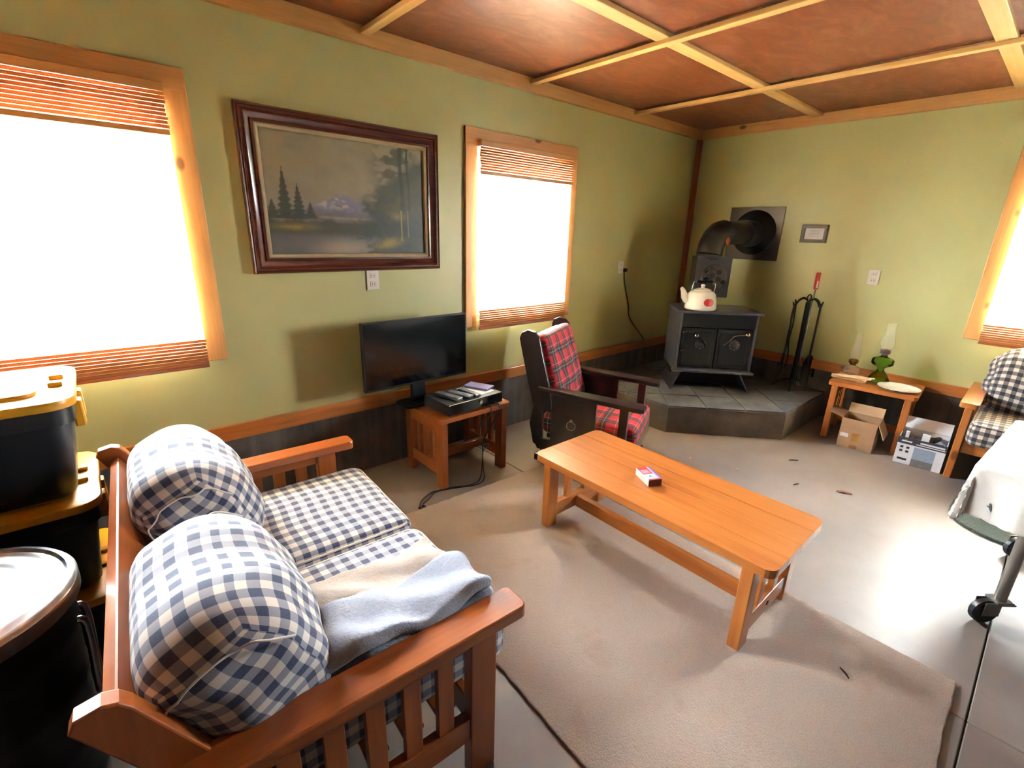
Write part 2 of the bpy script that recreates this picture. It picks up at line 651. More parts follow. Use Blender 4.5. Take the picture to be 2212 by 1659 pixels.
# ------------------------------------------------------------------ room shell
X0, Y0, ZC = -7.6, -7.2, 2.575
TH = .16
def wall(name, axis, openings, lo, hi, mat=WALL, at=0.0, sgn=1):
    """axis 'x': wall in plane y=at running along x; sgn is the outward side."""
    us = sorted({lo, hi} | {o[0] for o in openings} | {o[1] for o in openings})
    zs = sorted({0.0, ZC+.1} | {o[2] for o in openings} | {o[3] for o in openings})
    mb = MB()
    for a, b in zip(us, us[1:]):
        for c, d in zip(zs, zs[1:]):
            if any(o[0] <= a and b <= o[1] and o[2] <= c and d <= o[3] for o in openings):
                continue
            t0, t1 = sorted((at, at+sgn*TH))
            if axis == 'x':
                mb.box(a, b, t0, t1, c, d)
            else:
                mb.box(t0, t1, a, b, c, d)
    return struct(mb.build(name, mat))
W1 = (-5.95, -4.54, .95, 2.11)
W2 = (-2.83, -1.92, .95, 2.11)
W3 = (-3.385, -2.475, .95, 2.11)
wl = wall('wall_left', 'x', [W1, W2], X0, TH, at=0.0, sgn=1)
wr = wall('wall_right', 'y', [W3], Y0, 0.0, at=0.0, sgn=1)
wn = wall('wall_near', 'x', [], X0, TH, at=Y0, sgn=-1, mat=FARW)
wb = wall('wall_back', 'y', [], Y0-TH, TH, at=X0, sgn=-1, mat=FARW)
MB().box(X0, 0, -.012, .001, 0, .425).build('concrete_curb', CURB, wl)
MB().box(-.012, .001, Y0, 0, 0, .425).build('concrete_curb', CURB, wr)

fl = struct(MB().box(X0-TH, TH, Y0-TH, TH, -.12, -.006).build('floor', DARKJ))
jx, jy, g = -2.93, -2.95, .0025
for (a, b) in ((X0, jx-g), (jx+g, 0)):
    for (c, d) in ((Y0, jy-g), (jy+g, 0)):
        MB().box(a, b, c, d, -.03, 0, .003, seg=1).build('floor_slab', FLOOR, fl)

ce = struct(MB().box(X0-TH, TH, Y0-TH, TH, ZC+.012, ZC+.14).build('ceiling', PANEL))
BX = [-7.22, -6.0, -4.80, -3.585, -2.36, -1.145]           # battens across (run along y)
BY = [-1.075, -2.30, -3.52, -4.74, -5.96]                  # boards along x
xs = [X0] + BX + [0.0]
ys = [0.0] + BY + [Y0]
for a, b in zip(xs, xs[1:]):
    for c, d in zip(ys, ys[1:]):
        MB().box(a+.002, b-.002, d+.002, c-.002, ZC-.002, ZC+.014).build('ceiling_panel', PANEL, ce)
k = 0
def trim(mb, mat):
    global k
    k += 1
    return struct(mb.build('trim_%d' % k, mat))
for y in BY:
    trim(MB().box(X0, -.03, y-.042, y+.042, ZC-.024, ZC-.001, .003), BATT[0])
for x in BX:
    trim(MB().box(x-.026, x+.026, Y0, -.03, ZC-.044, ZC-.02, .003), BATT[1])
trim(MB().box(X0, 0, -.036, .0, 2.487, ZC, .004), TRIM[0])          # crown boards
trim(MB().box(-.036, 0, Y0, -.036, 2.487, ZC, .004), TRIM[1])
trim(MB().box(X0, 0, -.026, 0, .425, .51, .004), PINE[0])          # sill rails
trim(MB().box(-.026, 0, Y0, -.026, .425, .51, .004), PINE[1])
trim(MB().box(-.05, 0, -.045, 0, .51, 2.487, .006), PINER[2])       # corner post

gr = struct(MB().box(-40, 40, -40, 40, -.5, -.35).build('ground', GROUND))

# ------------------------------------------------------------------ windows and bamboo blinds
def window(idx, op, onx, label_blind, seed):
    """onx True: opening in the y=0 wall; built in a local frame: u along wall, d inward (+), z."""
    u0, u1, z0, z1 = op
    if onx:
        P = lambda u, d, z: (u, -d, z)
    else:
        P = lambda u, d, z: (-d, u, z)
    def bx(mb, a, b, d0, d1, c, e, r=0):
        p, q = P(a, d0, c), P(b, d1, e)
        return mb.box(min(p[0], q[0]), max(p[0], q[0]), min(p[1], q[1]), max(p[1], q[1]), c, e, r)
    al = 0 if onx else 1
    root = bpy.data.objects.new('window_%d' % idx, None)
    COL.objects.link(root)
    struct(root)
    cw = .092
    bx(MB(), u0-cw, u0+.006, 0.0, .022, z0-.07, z1+.09, .004).build('casing', TRIM[2], root)
    bx(MB(), u1-.006, u1+cw, 0.0, .022, z0-.07, z1+.09, .004).build('casing', TRIM[2], root)
    bx(MB(), u0-cw, u1+cw, .001, .0225, z1-.006, z1+.09, .004).build('casing', TRIM[al], root)
    for a, b in ((u0, u0+.018), (u1-.018, u1)):
        bx(MB(), a, b, -.15, .001, z0, z1).build('jamb', TRIM[2], root)
    bx(MB(), u0, u1, -.15, .001, z1-.018, z1).build('jamb', TRIM[al], root)
    bx(MB(), u0, u1, -.15, .001, z0-.004, z0+.016, .0).build('window_sill', TRIM[al], root)
    zm = (z0+z1)/2
    for (c, e, dd) in ((z0+.016, z1-.018, -.11),):
        fr = MB()
        a, b = u0+.018, u1-.018
        bx(fr, a, a+.04, dd-.022, dd, c, e)
        bx(fr, b-.04, b, dd-.022, dd, c, e)
        bx(fr, a+.04, b-.04, dd-.022, dd, c, c+.04)
        bx(fr, a+.04, b-.04, dd-.022, dd, e-.04, e)
        s = fr.build('sash', VINYL, root)
        bx(MB(), a+.04, b-.04, dd-.013, dd-.009, c+.04, e-.04).build('pane', GLASS, s)
    portal('window_daylight_%d' % idx, P((u0+u1)/2, -.17, zm), (R(-90), 0, 0) if onx else (R(90), 0, R(90)), u1-u0, z1-z0)
    # blind
    bl = thing('bamboo_blind', label_blind, 'blind', P((u0+u1)/2, .05, z0-.085), 0, 'woven bamboo blinds')
    L = (u1-u0)-.004
    def bb(mb, a, b, d0, d1, c, e, r=0):
        if onx:
            return mb.box(a, b, -d1, -d0, c, e, r)
        return mb.box(-d1, -d0, a, b, c, e, r)
    rnd = random.Random(seed)
    H = z1+.012-(z0-.085)
    bb(MB(), -L/2, L/2, -.028, .02, H-.035, H, .003).build('head_rail', TRIM[al], bl)
    sl = [bb(MB(), -L/2, L/2, -.0012, .0012, 0, .0122).build('slat', SLAT, bl)]
    pitch = .0163
    n = int((H-.04)/pitch)
    for i in range(1, n):
        o = share(sl[0], 'slat', bl, (0, 0, i*pitch), (rnd.uniform(-.12, .12)*(1 if onx else 0), rnd.uniform(-.12, .12)*(0 if onx else 1), 0))
    # second layer: valance at top, turned-up fold at the bottom
    vs = bb(MB(), -L/2, L/2, -.0015, .0015, 0, .0142).build('valance_slat', SLATD, bl)
    vs.location = P(0, .011, H-.05)
    for i in range(1, 9):
        share(vs, 'valance_slat', bl, P(rnd.uniform(-.004, .004), .011+rnd.uniform(-.002, .002), H-.05-i*.0160))
    bb(MB(), -L/2, L/2, .008, .014, H-.205, H-.182, .002).build('valance_hem', TRIM[al], bl)
    for i in range(9):
        share(vs, 'fold_slat', bl, P(rnd.uniform(-.003, .003), .009, -.004+i*.0158))
    bb(MB(), -L/2, L/2, .004, .012, -.006, .012, .002).build('bottom_bar', PINER[al], bl)
    for t in (-.36, -.12, .12, .36):
        p = P(t*L, .004, 0)
        MB().tube([(p[0], p[1], 0), (p[0], p[1], H-.03)], .0012, 5).build('ladder_cord', SLATD, bl)
window(1, W1, True, 'wide bamboo blind on the window above the black storage totes', 1)
window(2, W2, True, 'bamboo blind on the window between landscape painting and wood stove corner', 2)
window(3, W3, False, 'bamboo blind on the window above the checked armchair', 3)

# ------------------------------------------------------------------ hearth with slate tiles
HP = [(-.014, -.014), (-1.53, -.014), (-1.53, -.91), (-.9, -1.585), (-.014, -1.585)]
he = thing('hearth', 'raised corner hearth with slate tile top under the wood stove', 'hearth', (0, 0, 0))
MB().prism(HP[::-1], 0, .215).build('hearth_base', HEARTHC, he)
MB().prism([(x*.995, y*.995) for x, y in HP][::-1], .215, .226).build('mortar_bed', GROUT, he)
ang = math.atan2(-.675, .63)
ca, sa = math.cos(ang), math.sin(ang)
TS = .305
for i in range(-8, 9):
    for j in range(-8, 9):
        cx, cy = -1.53 + (i+.5)*TS*ca - (j+.5)*TS*sa, -.91 + (i+.5)*TS*sa + (j+.5)*TS*ca
        hw = TS/2-.004
        sq = [(cx+a*hw*ca-b*hw*sa, cy+a*hw*sa+b*hw*ca) for a, b in ((-1, -1), (1, -1), (1, 1), (-1, 1))]
        pl = sq
        pl = clip(pl, 1, 0, -.018)
        if pl: pl = clip(pl, 0, 1, -.018)
        if pl: pl = clip(pl, -1, 0, 1.53)
        if pl: pl = clip(pl, 0, -1, 1.585)
        if pl: pl = clip(pl, -.675, -.63, .675*1.53+.63*.91)
        if len(pl) < 3:
            continue
        ar = abs(sum(p[0]*q[1]-q[0]*p[1] for p, q in zip(pl, pl[1:]+pl[:1])))/2
        if ar < .0008:
            continue
        MB().prism(pl, .224, .2335+random.uniform(0, .0025)).build('slate_tile', SLATE, he)

# ------------------------------------------------------------------ wood stove
HZ = .236
st = thing('wood_stove', 'black steel wood stove with double doors on the slate hearth', 'stove', (-.71, -.753, HZ), R(-47))
MB().box(-.352, .352, -.262, .262, .692, .712, .004).build('top_plate', STOVE, st)
b = MB()
b.box(-.326, .326, -.205, .24, .17, .692, .006)
b.box(-.326, -.308, -.236, -.2, .19, .692, .003).box(.308, .326, -.236, -.2, .19, .692, .003)
b.build('firebox', STOVE, st)
MB().box(-.31, .31, -.234, -.2, .57, .691, .003).build('header', STOVED, st)  # dark colour stands in for shade in the recessed front
MB().box(-.345, .345, -.275, -.2, .172, .192, .004).build('ash_lip', STOVE, st)
for s_ in (-1, 1):
    d = MB()
    x0, x1 = (-.300, -.004) if s_ < 0 else (.004, .300)
    d.box(x0, x1, -.226, -.2, .205, .565, .008)
    d.box(x0+.03, x1-.03, -.236, -.222, .24, .53, .006)
    dr = d.build('door', STOVED, st)
    kx = -.13 if s_ < 0 else .155
    M = Matrix.Translation((kx, -.236, .425)) @ Matrix.Rotation(R(90), 4, 'X')
    kb = MB()
    kb.lathe([(0, 0), (.045, 0), (.045, .008), (.03, .014), (.02, .024), (0, .026)], 24, M)
    for q in range(8):
        a = q*math.pi/4
        kb.cyl((kx+.036*math.cos(a), -.245, .425+.036*math.sin(a)), (kx+.036*math.cos(a), -.252, .425+.036*math.sin(a)), .008, n=8)
    kb.build('draft_knob', KNOBM, dr, 40)
    hx = -.182 if s_ < 0 else .242
    if s_ < 0:
        MB().tube([(-.09, -.236, .40), (-.10, -.262, .43), (-.15, -.27, .48), (hx, -.27, .501)], .0065, 8, smooth=4).build('latch_handle', IRON, dr, 40)
    else:
        MB().tube([(.035, -.236, .42), (.06, -.262, .43), (.10, -.268, .47), (.135, -.27, .512), (.19, -.27, .522), (hx, -.27, .528)], .0065, 8, smooth=4).build('latch_handle', NICKEL, dr, 40)
    bmk = MB().lathe([(0, -.022), (.012, -.019), (.02, -.009), (.022, 0), (.02, .009), (.012, .019), (0, .022)], 16, Matrix.Translation((hx, -.27, .501 if s_ < 0 else .528)))
    bmk.build('handle_knob', NICKEL, dr, 60)
for z in (.36, .53):
    MB().tube([(-.30, -.232, z-.02), (-.296, -.25, z-.01), (-.285, -.256, z+.002), (-.262, -.254, z+.008), (-.25, -.24, z+.006)], .008, 8, smooth=3).build('hinge', NICKEL, st, 40)
for s_ in (-1, 1):
    lg = MB()
    M = Matrix.Rotation(R(90), 4, 'X')
    poly = [(-.235, 0), (.21, 0), (.175, .175), (-.20, .175)]
    # flared side plate
    bmv = bmesh.new()
    vs = []
    for off in (0, .012):
        for (yy, zz) in poly:
            vs.append(bmv.verts.new((s_*(.345 - .09*(zz/.175) - off), yy, zz)))
    bmv.faces.new(vs[:4]); bmv.faces.new(vs[4:][::-1])
    for i in range(4):
        bmv.faces.new((vs[i], vs[4+i], vs[4+(i+1) % 4], vs[(i+1) % 4]))
    bmesh.ops.recalc_face_normals(bmv, faces=bmv.faces[:])
    lg._merge(bmv)
    lg.build('pedestal_leg', STOVE, st)
MB().box(-.3, .3, .0, .2, .0, .17, .004).build('pedestal_back', STOVED, st)

# stove pipe with elbows to the wall thimble
th = R(-47)
fx, fy = -.075, .10
FX, FY = -.71 + fx*math.cos(th) - fy*math.sin(th), -.753 + fx*math.sin(th) + fy*math.cos(th)
sp = thing('stove_pipe', 'black stove pipe bending from stove top into the wall plate', 'pipe', (FX, FY, HZ+.712))
TY = -.70
MB().lathe([(.098, 0), (.104, .002), (.104, .05), (.098, .055), (.098, .10), (0, .10)], 28).build('pipe_collar', PIPE, sp, 40)
zt = 1.61-(HZ+.712)
MB().cyl((0, 0, .44), (0, 0, zt-.20), .108, n=28).build('pipe_riser', PIPE, sp, 40)
gx = MB()
pts = []
N = 4
for i in range(N+1):
    a = R(90*i/N)
    pts.append((.19*(1-math.cos(a)), (TY-FY)*.12*(1-math.cos(a)), zt-.20+.19*math.sin(a)))
gx.tube(pts, .111, 28)
gx.build('elbow', PIPE, sp, 30)
MB().tube([(.18, (TY-FY)*.1, zt-.01), (-FX-.24, TY-FY, zt-.01)], .1, 28).build('pipe_run', PIPE, sp, 40)
MB().tube([(-FX-.27, TY-FY, zt-.01), (-FX-.035, TY-FY, zt-.01)], .118, 28).build('wall_collar', PIPE, sp, 40)
cl = MB()
M = Matrix.Translation((.09, -.108, zt-.085)) @ Matrix.Rotation(R(90), 4, 'X')
cl.lathe([(0, 0), (.034, 0), (.036, .006), (.03, .01), (0, .011)], 20, M)
cl.build('pipe_gauge', plain('copper_dial', lin(176, 74, 26), .4, .3), sp, 40)
fp = thing('flue_wall_plate', 'square dark metal plate with round flue ring on green wall', 'flue plate', (0, -.70, 1.60))
MB().box(-.012, -.001, -.252, .252, -.242, .242, .002).build('plate', plain('plate_metal', lin(72, 66, 68), .3, .6), fp)
M = Matrix.Translation((-.012, 0, .01)) @ Matrix.Rotation(R(-90), 4, 'Y')
MB().lathe([(.10, 0), (.20, 0), (.205, .006), (.195, .014), (.13, .02), (.115, .03), (.10, .03)], 40, M).build('flue_ring', plain('ring_metal', lin(40, 38, 40), .3, .6), fp, 35)

# heat reclaimer box on the pipe
hr = thing('heat_reclaimer', 'black metal heat reclaimer box with round holes on the stove pipe', 'heat reclaimer', (FX, FY, HZ+.812), th)
MB().box(-.11, .18, -.075, .12, -.002, .345, .003).build('housing', RECL, hr)
MB().box(-.115, .185, -.085, -.074, -.006, .35, .002).build('face_plate', RECL, hr)
M = Matrix.Translation((.05, -.085, .165)) @ Matrix.Rotation(R(90), 4, 'X')
MB().lathe([(0, 0), (.118, 0), (.118, .008), (.108, .014), (.1, .010), (0, .010)], 36, M).build('tube_plate', plain('reclaimer_disc', lin(74, 72, 78), .45, .4), hr, 40)
for (a, r_) in [(0, 0)] + [(R(90+60*q), .062) for q in range(6)] + [(R(-30), .112)]:
    px_, pz_ = .03+r_*math.cos(a), .185+r_*math.sin(a)
    if (px_-.05)**2 + (pz_-.165)**2 > .1**2:
        continue
    M2 = Matrix.Translation((px_, -.095, pz_)) @ Matrix.Rotation(R(90), 4, 'X')
    MB().lathe([(.0, .001), (.016, .001), (.018, .006), (.021, .006), (.022, 0)], 16, M2).build('tube_hole', DARKJ, hr, 40)
def text(s, size, mat, parent, M, name='lettering', ext=.0006, align='CENTER', label=None):
    cu = bpy.data.curves.new('txt', 'FONT')
    cu.body = s
    cu.size = size
    cu.extrude = ext
    cu.align_x = align
    cu.resolution_u = 3
    to = bpy.data.objects.new('txt', cu)
    COL.objects.link(to)
    bpy.context.view_layer.update()
    me = bpy.data.meshes.new_from_object(to)
    bpy.data.objects.remove(to)
    o = bpy.data.objects.new(name, me)
    COL.objects.link(o)
    me.materials.clear()
    me.materials.append(mat)
    me.transform(M)
    o.parent = parent
    if label:
        o['label'] = label
    return o
sh = Matrix.Identity(4)
sh[0][1] = .25
text('Magic Heat', .036, NICKEL, hr, Matrix.Translation((.035, -.086, .305)) @ Matrix.Rotation(R(90), 4, 'X') @ sh)

# kettle
kt = thing('kettle', 'white enamel kettle with red apple motif on the stove top', 'kettle',
           (-.71 + -.15*math.cos(th) - -.135*math.sin(th), -.753 + -.15*math.sin(th) + -.135*math.cos(th), HZ+.713), th)
kt.scale = (1.12, 1.12, 1.08)
MB().lathe([(0, 0), (.108, 0), (.118, .008), (.119, .02), (.112, .08), (.102, .125), (.085, .145), (.06, .152), (0, .152)], 36).build('body', ENAMEL, kt, 50)
MB().lathe([(.066, .15), (.066, .158), (.045, .168), (.014, .174), (.012, .18), (.018, .19), (.012, .2), (0, .202)], 28).build('lid', ENAMEL, kt, 50)
MB().tube([(-.08, 0, .06), (-.118, 0, .085), (-.135, 0, .12), (-.15, 0, .155), (-.165, 0, .168)], [.034, .034, .034, .034, .03, .03, .028, .026, .024, .022, .02, .018, .016, .015, .014, .013, .012], 14, smooth=4).build('spout', ENAMEL, kt, 60)
MB().tube([(-.082, 0, .14), (-.075, 0, .20), (-.055, 0, .222), (.07, 0, .216), (.09, 0, .195), (.088, 0, .14)], .0035, 8, smooth=4).build('bail', NICKEL, kt, 60)
MB().tube([(-.05, 0, .222), (.065, 0, .217)], .013, 12).build('grip', BLACKP, kt, 60)
ap = MB()
bmv = bmesh.new()
def onbody(a, z, r_=.1195):
    return (r_*math.sin(a), -r_*math.cos(a), z)
def kr(z):
    return .1195 - (z-.02)*.115 if z > .02 else .1195
cen = bmv.verts.new(onbody(.28, .07, kr(.07)+.001))
ring = []
for i in range(24):
    t_ = 2*math.pi*i/24
    rr = .038*(1 - .16*math.exp(-((t_-math.pi/2)/.35)**2) - .08*math.exp(-((t_-1.5*math.pi)/.3)**2))
    z = .07+rr*.86*math.sin(t_)
    ring.append(bmv.verts.new(onbody(.28+rr*1.1*math.cos(t_)/.115, z, kr(z)+.0012)))
for i in range(24):
    bmv.faces.new((cen, ring[i], ring[(i+1) % 24]))
bmesh.ops.recalc_face_normals(bmv, faces=bmv.faces[:])
ap._merge(bmv)
ap.build('apple_motif', REDP, kt)

# ------------------------------------------------------------------ fire tools
FTX, FTY = -.17, -1.345
fs = thing('tool_stand', 'black wrought iron fireplace tool stand on hearth beside the stove', 'tool stand', (FTX, FTY, HZ), R(-30))
MB().tube([(0, 0, .05), (.004, 0, .4), (0, 0, .80)], .021, 10, smooth=4).build('post', IRON, fs, 40)
for q in range(4):
    a = R(45+90*q)
    MB().tube([(0, 0, .08), (.05*math.cos(a), .05*math.sin(a), .085), (.11*math.cos(a), .11*math.sin(a), .05), (.15*math.cos(a), .15*math.sin(a), .008)], .008, 8, smooth=4).build('foot', IRON, fs, 40)
for q in range(4):
    a = R(90*q)
    c_, s2 = math.cos(a), math.sin(a)
    MB().tube([(0, 0, .80), (.05*c_, .05*s2, .83), (.10*c_, .10*s2, .81), (.125*c_, .125*s2, .775), (.145*c_, .145*s2, .775), (.152*c_, .152*s2, .80)], .006, 8, smooth=4).build('hook_arm', IRON, fs, 40)
MB().tube([(.0, 0, .80), (.02, 0, .84), (.0, 0, .865), (-.02, 0, .84)], .005, 8, True, 4).build('finial_ring', IRON, fs, 40)
def tool(name, label, cat, q):
    a = R(90*q-30)
    return thing(name, label, cat, (FTX+.138*math.cos(a), FTY+.138*math.sin(a), HZ), a, 'fireplace tools on the stand')
t = tool('fire_poker', 'twisted black iron poker hanging on the tool stand', 'poker', 2)
MB().tube([(0, 0, .76), (0, .012, .77), (0, 0, .782), (0, -.012, .77)], .004, 6, True, 3).build('hanging_loop', IRON, t, 40)
MB().tube([(0, 0, .765), (.004, 0, .68), (-.004, 0, .6), (0, 0, .5), (0, 0, .2), (.02, 0, .15)], .0075, 8, smooth=4).build('shaft', IRON, t, 40)
MB().tube([(0, 0, .24), (.03, 0, .23), (.04, 0, .26)], .006, 8, smooth=4).build('barb', IRON, t, 40)
t = tool('hearth_brush', 'black hearth brush hanging on the tool stand', 'brush', 3)
MB().tube([(0, 0, .785), (0, 0, .25)], .007, 8).build('shaft', IRON, t, 40)
br = MB().lathe([(0, .26), (.02, .255), (.034, .2), (.03, .08), (.02, .05), (0, .05)], 14)
br.build('bristle_head', plain('bristle', lin(24, 22, 22), .9, 0, .3, 80, .5), t, 60)
t = tool('ash_shovel', 'black ash shovel hanging on the tool stand', 'shovel', 0)
MB().tube([(0, 0, .785), (0, 0, .30)], .0075, 8).build('shaft', IRON, t, 40)
shv = MB().prism([(-.045, .11), (.045, .11), (.055, .25), (.02, .31), (-.02, .31), (-.055, .25)], -.004, .004, Matrix.Rotation(R(90), 4, 'X'))
shv.box(-.055, -.05, -.03, .004, .11, .25).box(.05, .055, -.03, .004, .11, .25)
shv.build('blade', IRON, t)
t = tool('log_tongs', 'black iron log tongs hanging on the tool stand', 'tongs', 1)
for s_ in (-1, 1):
    MB().tube([(0, 0, .785), (0, s_*.012, .6), (0, s_*.004, .42), (0, s_*.03, .25), (0, s_*.01, .16)], .006, 8, smooth=4).build('tong_arm', IRON, t, 40)
t = thing('grill_scraper', 'long skewer tool with bright red handle standing in tool rack', 'scraper', (FTX+.012, FTY-.03, HZ), R(-40))
MB().tube([(0, 0, .02), (0, 0, .93)], .0045, 8).build('rod', NICKEL, t, 40)
MB().box(-.017, .017, -.011, .011, .91, 1.055, .007).build('handle', REDP, t, 40)
MB().box(-.006, .006, -.0125, -.010, .925, .985, .001).build('handle_inset', PAPER, t)

# ------------------------------------------------------------------ wall things
def frame_sweep(mbx, u0, u1, z0, z1, prof, P):
    """prof: list of (inset, depth). four mitred sides"""
    b = bmesh.new()
    cor = []
    for (i, d) in prof:
        cor.append([b.verts.new(P(u, d, z)) for u, z in ((u0+i, z0+i), (u1-i, z0+i), (u1-i, z1-i), (u0+i, z1-i))])
    for p, q in zip(cor, cor[1:]):
        for kk in range(4):
            b.faces.new((p[kk], p[(kk+1) % 4], q[(kk+1) % 4], q[kk]))
    bmesh.ops.recalc_face_normals(b, faces=b.faces[:])
    mbx._merge(b)
    return mbx
PL_ = lambda u, d, z: (u, -d, z)
PR_ = lambda u, d, z: (-d, u, z)
fpn = thing('framed_painting', 'mountain landscape oil painting in wide mahogany frame on green wall', 'painting', (-3.705, 0, 1.71))
frame_sweep(MB(), -.565, .565, -.402, .402, [(0, .001), (0, .03), (.004, .036), (.012, .032), (.016, .038), (.026, .038), (.03, .033), (.036, .036), (.042, .03), (.062, .022), (.066, .030), (.078, .032), (.08, .02), (.08, .004)], PL_).build('frame', MAHOG[0], fpn, 35)
frame_sweep(MB(), -.487, .487, -.324, .324, [(0, .004), (0, .022), (.008, .025), (.02, .02), (.024, .012), (.024, .006)], PL_).build('liner', CREAM, fpn, 35)
# canvas
NU, NV = 200, 128
uu, vv = np.meshgrid(np.linspace(0, 1, NU+1), np.linspace(0, 1, NV+1), indexing='ij')
rng = np.random.RandomState(3)
def vnoise(sx, sy, seed):
    r_ = np.random.RandomState(seed).rand(sx+2, sy+2)
    a, b2 = uu*sx, vv*sy
    i, j = a.astype(int), b2.astype(int)
    fa, fb = a-i, b2-j
    fa, fb = fa*fa*(3-2*fa), fb*fb*(3-2*fb)
    return (r_[i, j]*(1-fa)+r_[i+1, j]*fa)*(1-fb) + (r_[i, j+1]*(1-fa)+r_[i+1, j+1]*fa)*fb
fbm = lambda s, seed: (vnoise(s, s, seed)*.5 + vnoise(s*2, s*2, seed+1)*.3 + vnoise(s*4, s*4, seed+2)*.2)
img = np.zeros((NU+1, NV+1, 3))
def L3(r_, g_, b_):
    return np.array(lin(r_, g_, b_)[:3])
def over(mask, c, n_=None):
    global img
    cc = c if n_ is None else c*(.75+.5*n_[..., None])
    img = img*(1-mask[..., None]) + cc*mask[..., None]
sm = lambda e0, e1, x: np.clip((x-e0)/(e1-e0), 0, 1)**2*(3-2*np.clip((x-e0)/(e1-e0), 0, 1))
n1, n2, n3 = fbm(6, 10), fbm(14, 20), fbm(30, 30)
img += L3(150, 138, 104)
over(sm(.35, .8, n1)*.6, L3(126, 116, 98))
over(sm(.75, .3, vv)*.5, L3(150, 140, 120))
# mountain
ridge = .40 + .16*np.maximum(0, 1-np.abs(uu-.43)/.20) + .05*(n2-.5) - .03*np.abs(np.sin(uu*40))*np.maximum(0, 1-np.abs(uu-.43)/.2)
over(sm(.015, -.015, vv-ridge)*(vv > .3)*(np.abs(uu-.43) < .22), L3(124, 120, 136), n2)
over(sm(.5, .7, fbm(20, 60))*sm(.01, -.03, vv-ridge)*sm(.36, .44, vv)*(np.abs(uu-.43) < .17), L3(176, 164, 136))
over(sm(.42, .34, vv)*sm(.26, .32, vv), L3(112, 104, 104), n2)
over(sm(.02, 0, np.abs(vv-.315-.02*(n1-.5)))*(uu > .28)*(uu < .66)*.7, L3(158, 140, 98))
# left spruces
for (cx, base, h_, wd) in ((.10, .30, .42, .055), (.175, .30, .30, .05), (.03, .30, .16, .05), (.24, .31, .14, .04)):
    t_ = (vv-base)/h_
    wdt = wd*(1-t_)*(.65+.5*np.abs(np.sin(t_*26+cx*9)))+.002
    over(sm(1.0, .6, np.abs(uu-cx)/wdt)*(t_ > 0)*(t_ < 1)*.92, L3(58, 62, 42), n3)
# banks and water
over(sm(.33, .27, vv+.05*(n2-.5))*.95, L3(66, 64, 46), n2)
over(sm(.20, .13, vv+.05*(n1-.5)+.02*uu)*sm(.72, .60, uu+.1*(n2-.5)), L3(100, 98, 92), n1)
over(np.exp(-((uu-.44)/.16)**2-((vv-.05)/.07)**2)*.8, L3(168, 148, 120))
over(np.exp(-((uu-.14)/.12)**2-((vv-.235)/.03)**2)*.8*(.4+n3), L3(150, 128, 54))
# right wood
over(sm(.52, .66, uu+.25*(n2-.5))*sm(.62, .40, vv+.3*(n1-.5)-.35*sm(.6, .9, uu))*.9, L3(58, 64, 50), n3)
fol = np.exp(-((uu-.80)/.13)**2)*sm(.30, .5, vv)*sm(.42, .60, fbm(16, 80))
over(np.clip(fol*1.2, 0, .9), L3(78, 80, 44), n3)
for (cx, w_, b0) in ((.835, .012, .12), (.885, .007, .16)):
    over(sm(1.6, .6, np.abs(uu-cx+.006*np.sin(vv*9))/w_)*(vv > b0)*.9, L3(62, 58, 40), n3)
    over(sm(1.4, .4, np.abs(uu-cx+.008)/(w_*.4))*(vv > b0)*(vv < .42)*.8, L3(160, 146, 84))
over(np.exp(-((uu-.74)/.09)**2-((vv-.10-.25*(uu-.74))/.045)**2)*(.35+n3)*.9, L3(158, 136, 52))
over(np.exp(-((uu-.8)/.06)**2-((vv-.36)/.04)**2)*n3*.8, L3(140, 132, 66))
def painted_grid(name, x0, x1, z0, z1, d, cols, mat, parent, P):
    nu, nv = cols.shape[0]-1, cols.shape[1]-1
    vsx = [P(x0+(x1-x0)*i/nu, d, z0+(z1-z0)*j/nv) for i in range(nu+1) for j in range(nv+1)]
    fcs = [(i*(nv+1)+j, (i+1)*(nv+1)+j, (i+1)*(nv+1)+j+1, i*(nv+1)+j+1) for i in range(nu) for j in range(nv)]
    me = bpy.data.meshes.new(name)
    me.from_pydata(vsx, [], fcs)
    at = me.color_attributes.new('Col', 'FLOAT_COLOR', 'POINT')
    at.data.foreach_set('color', np.concatenate([np.clip(cols.reshape(-1, 3), 0, 1), np.ones(((nu+1)*(nv+1), 1))], 1).ravel().astype(np.float32))
    o = bpy.data.objects.new(name, me)
    COL.objects.link(o)
    me.materials.append(mat)
    o.parent = parent
    return o
painted_grid('canvas', -.466, .466, -.303, .303, .008, img, CANVAS, fpn, PL_)
MB().box(-.47, .47, -.007, -.001, -.307, .307).build('backing', CARD, fpn)

cf = thing('small_frame', 'small dark framed certificate on the wall beside flue plate', 'picture frame', (0, -1.225, 1.61))
frame_sweep(MB(), -.105, .105, -.076, .076, [(0, .001), (0, .016), (.006, .02), (.028, .016), (.03, .006)], PR_).build('frame', plain('grey_brown_frame', lin(82, 74, 70), .4), cf, 35)
MB().box(-.008, -.002, -.078, .078, -.049, .049).build('paper_mount', PAPER, cf)
tx = MB()
for q in range(5):
    tx.box(-.0092, -.0078, -.045+.006*(q % 2), .045-.008*(q % 3), .028-q*.013, .030-q*.013)
tx.build('print_lines', GREYC, cf, kind='stuff')

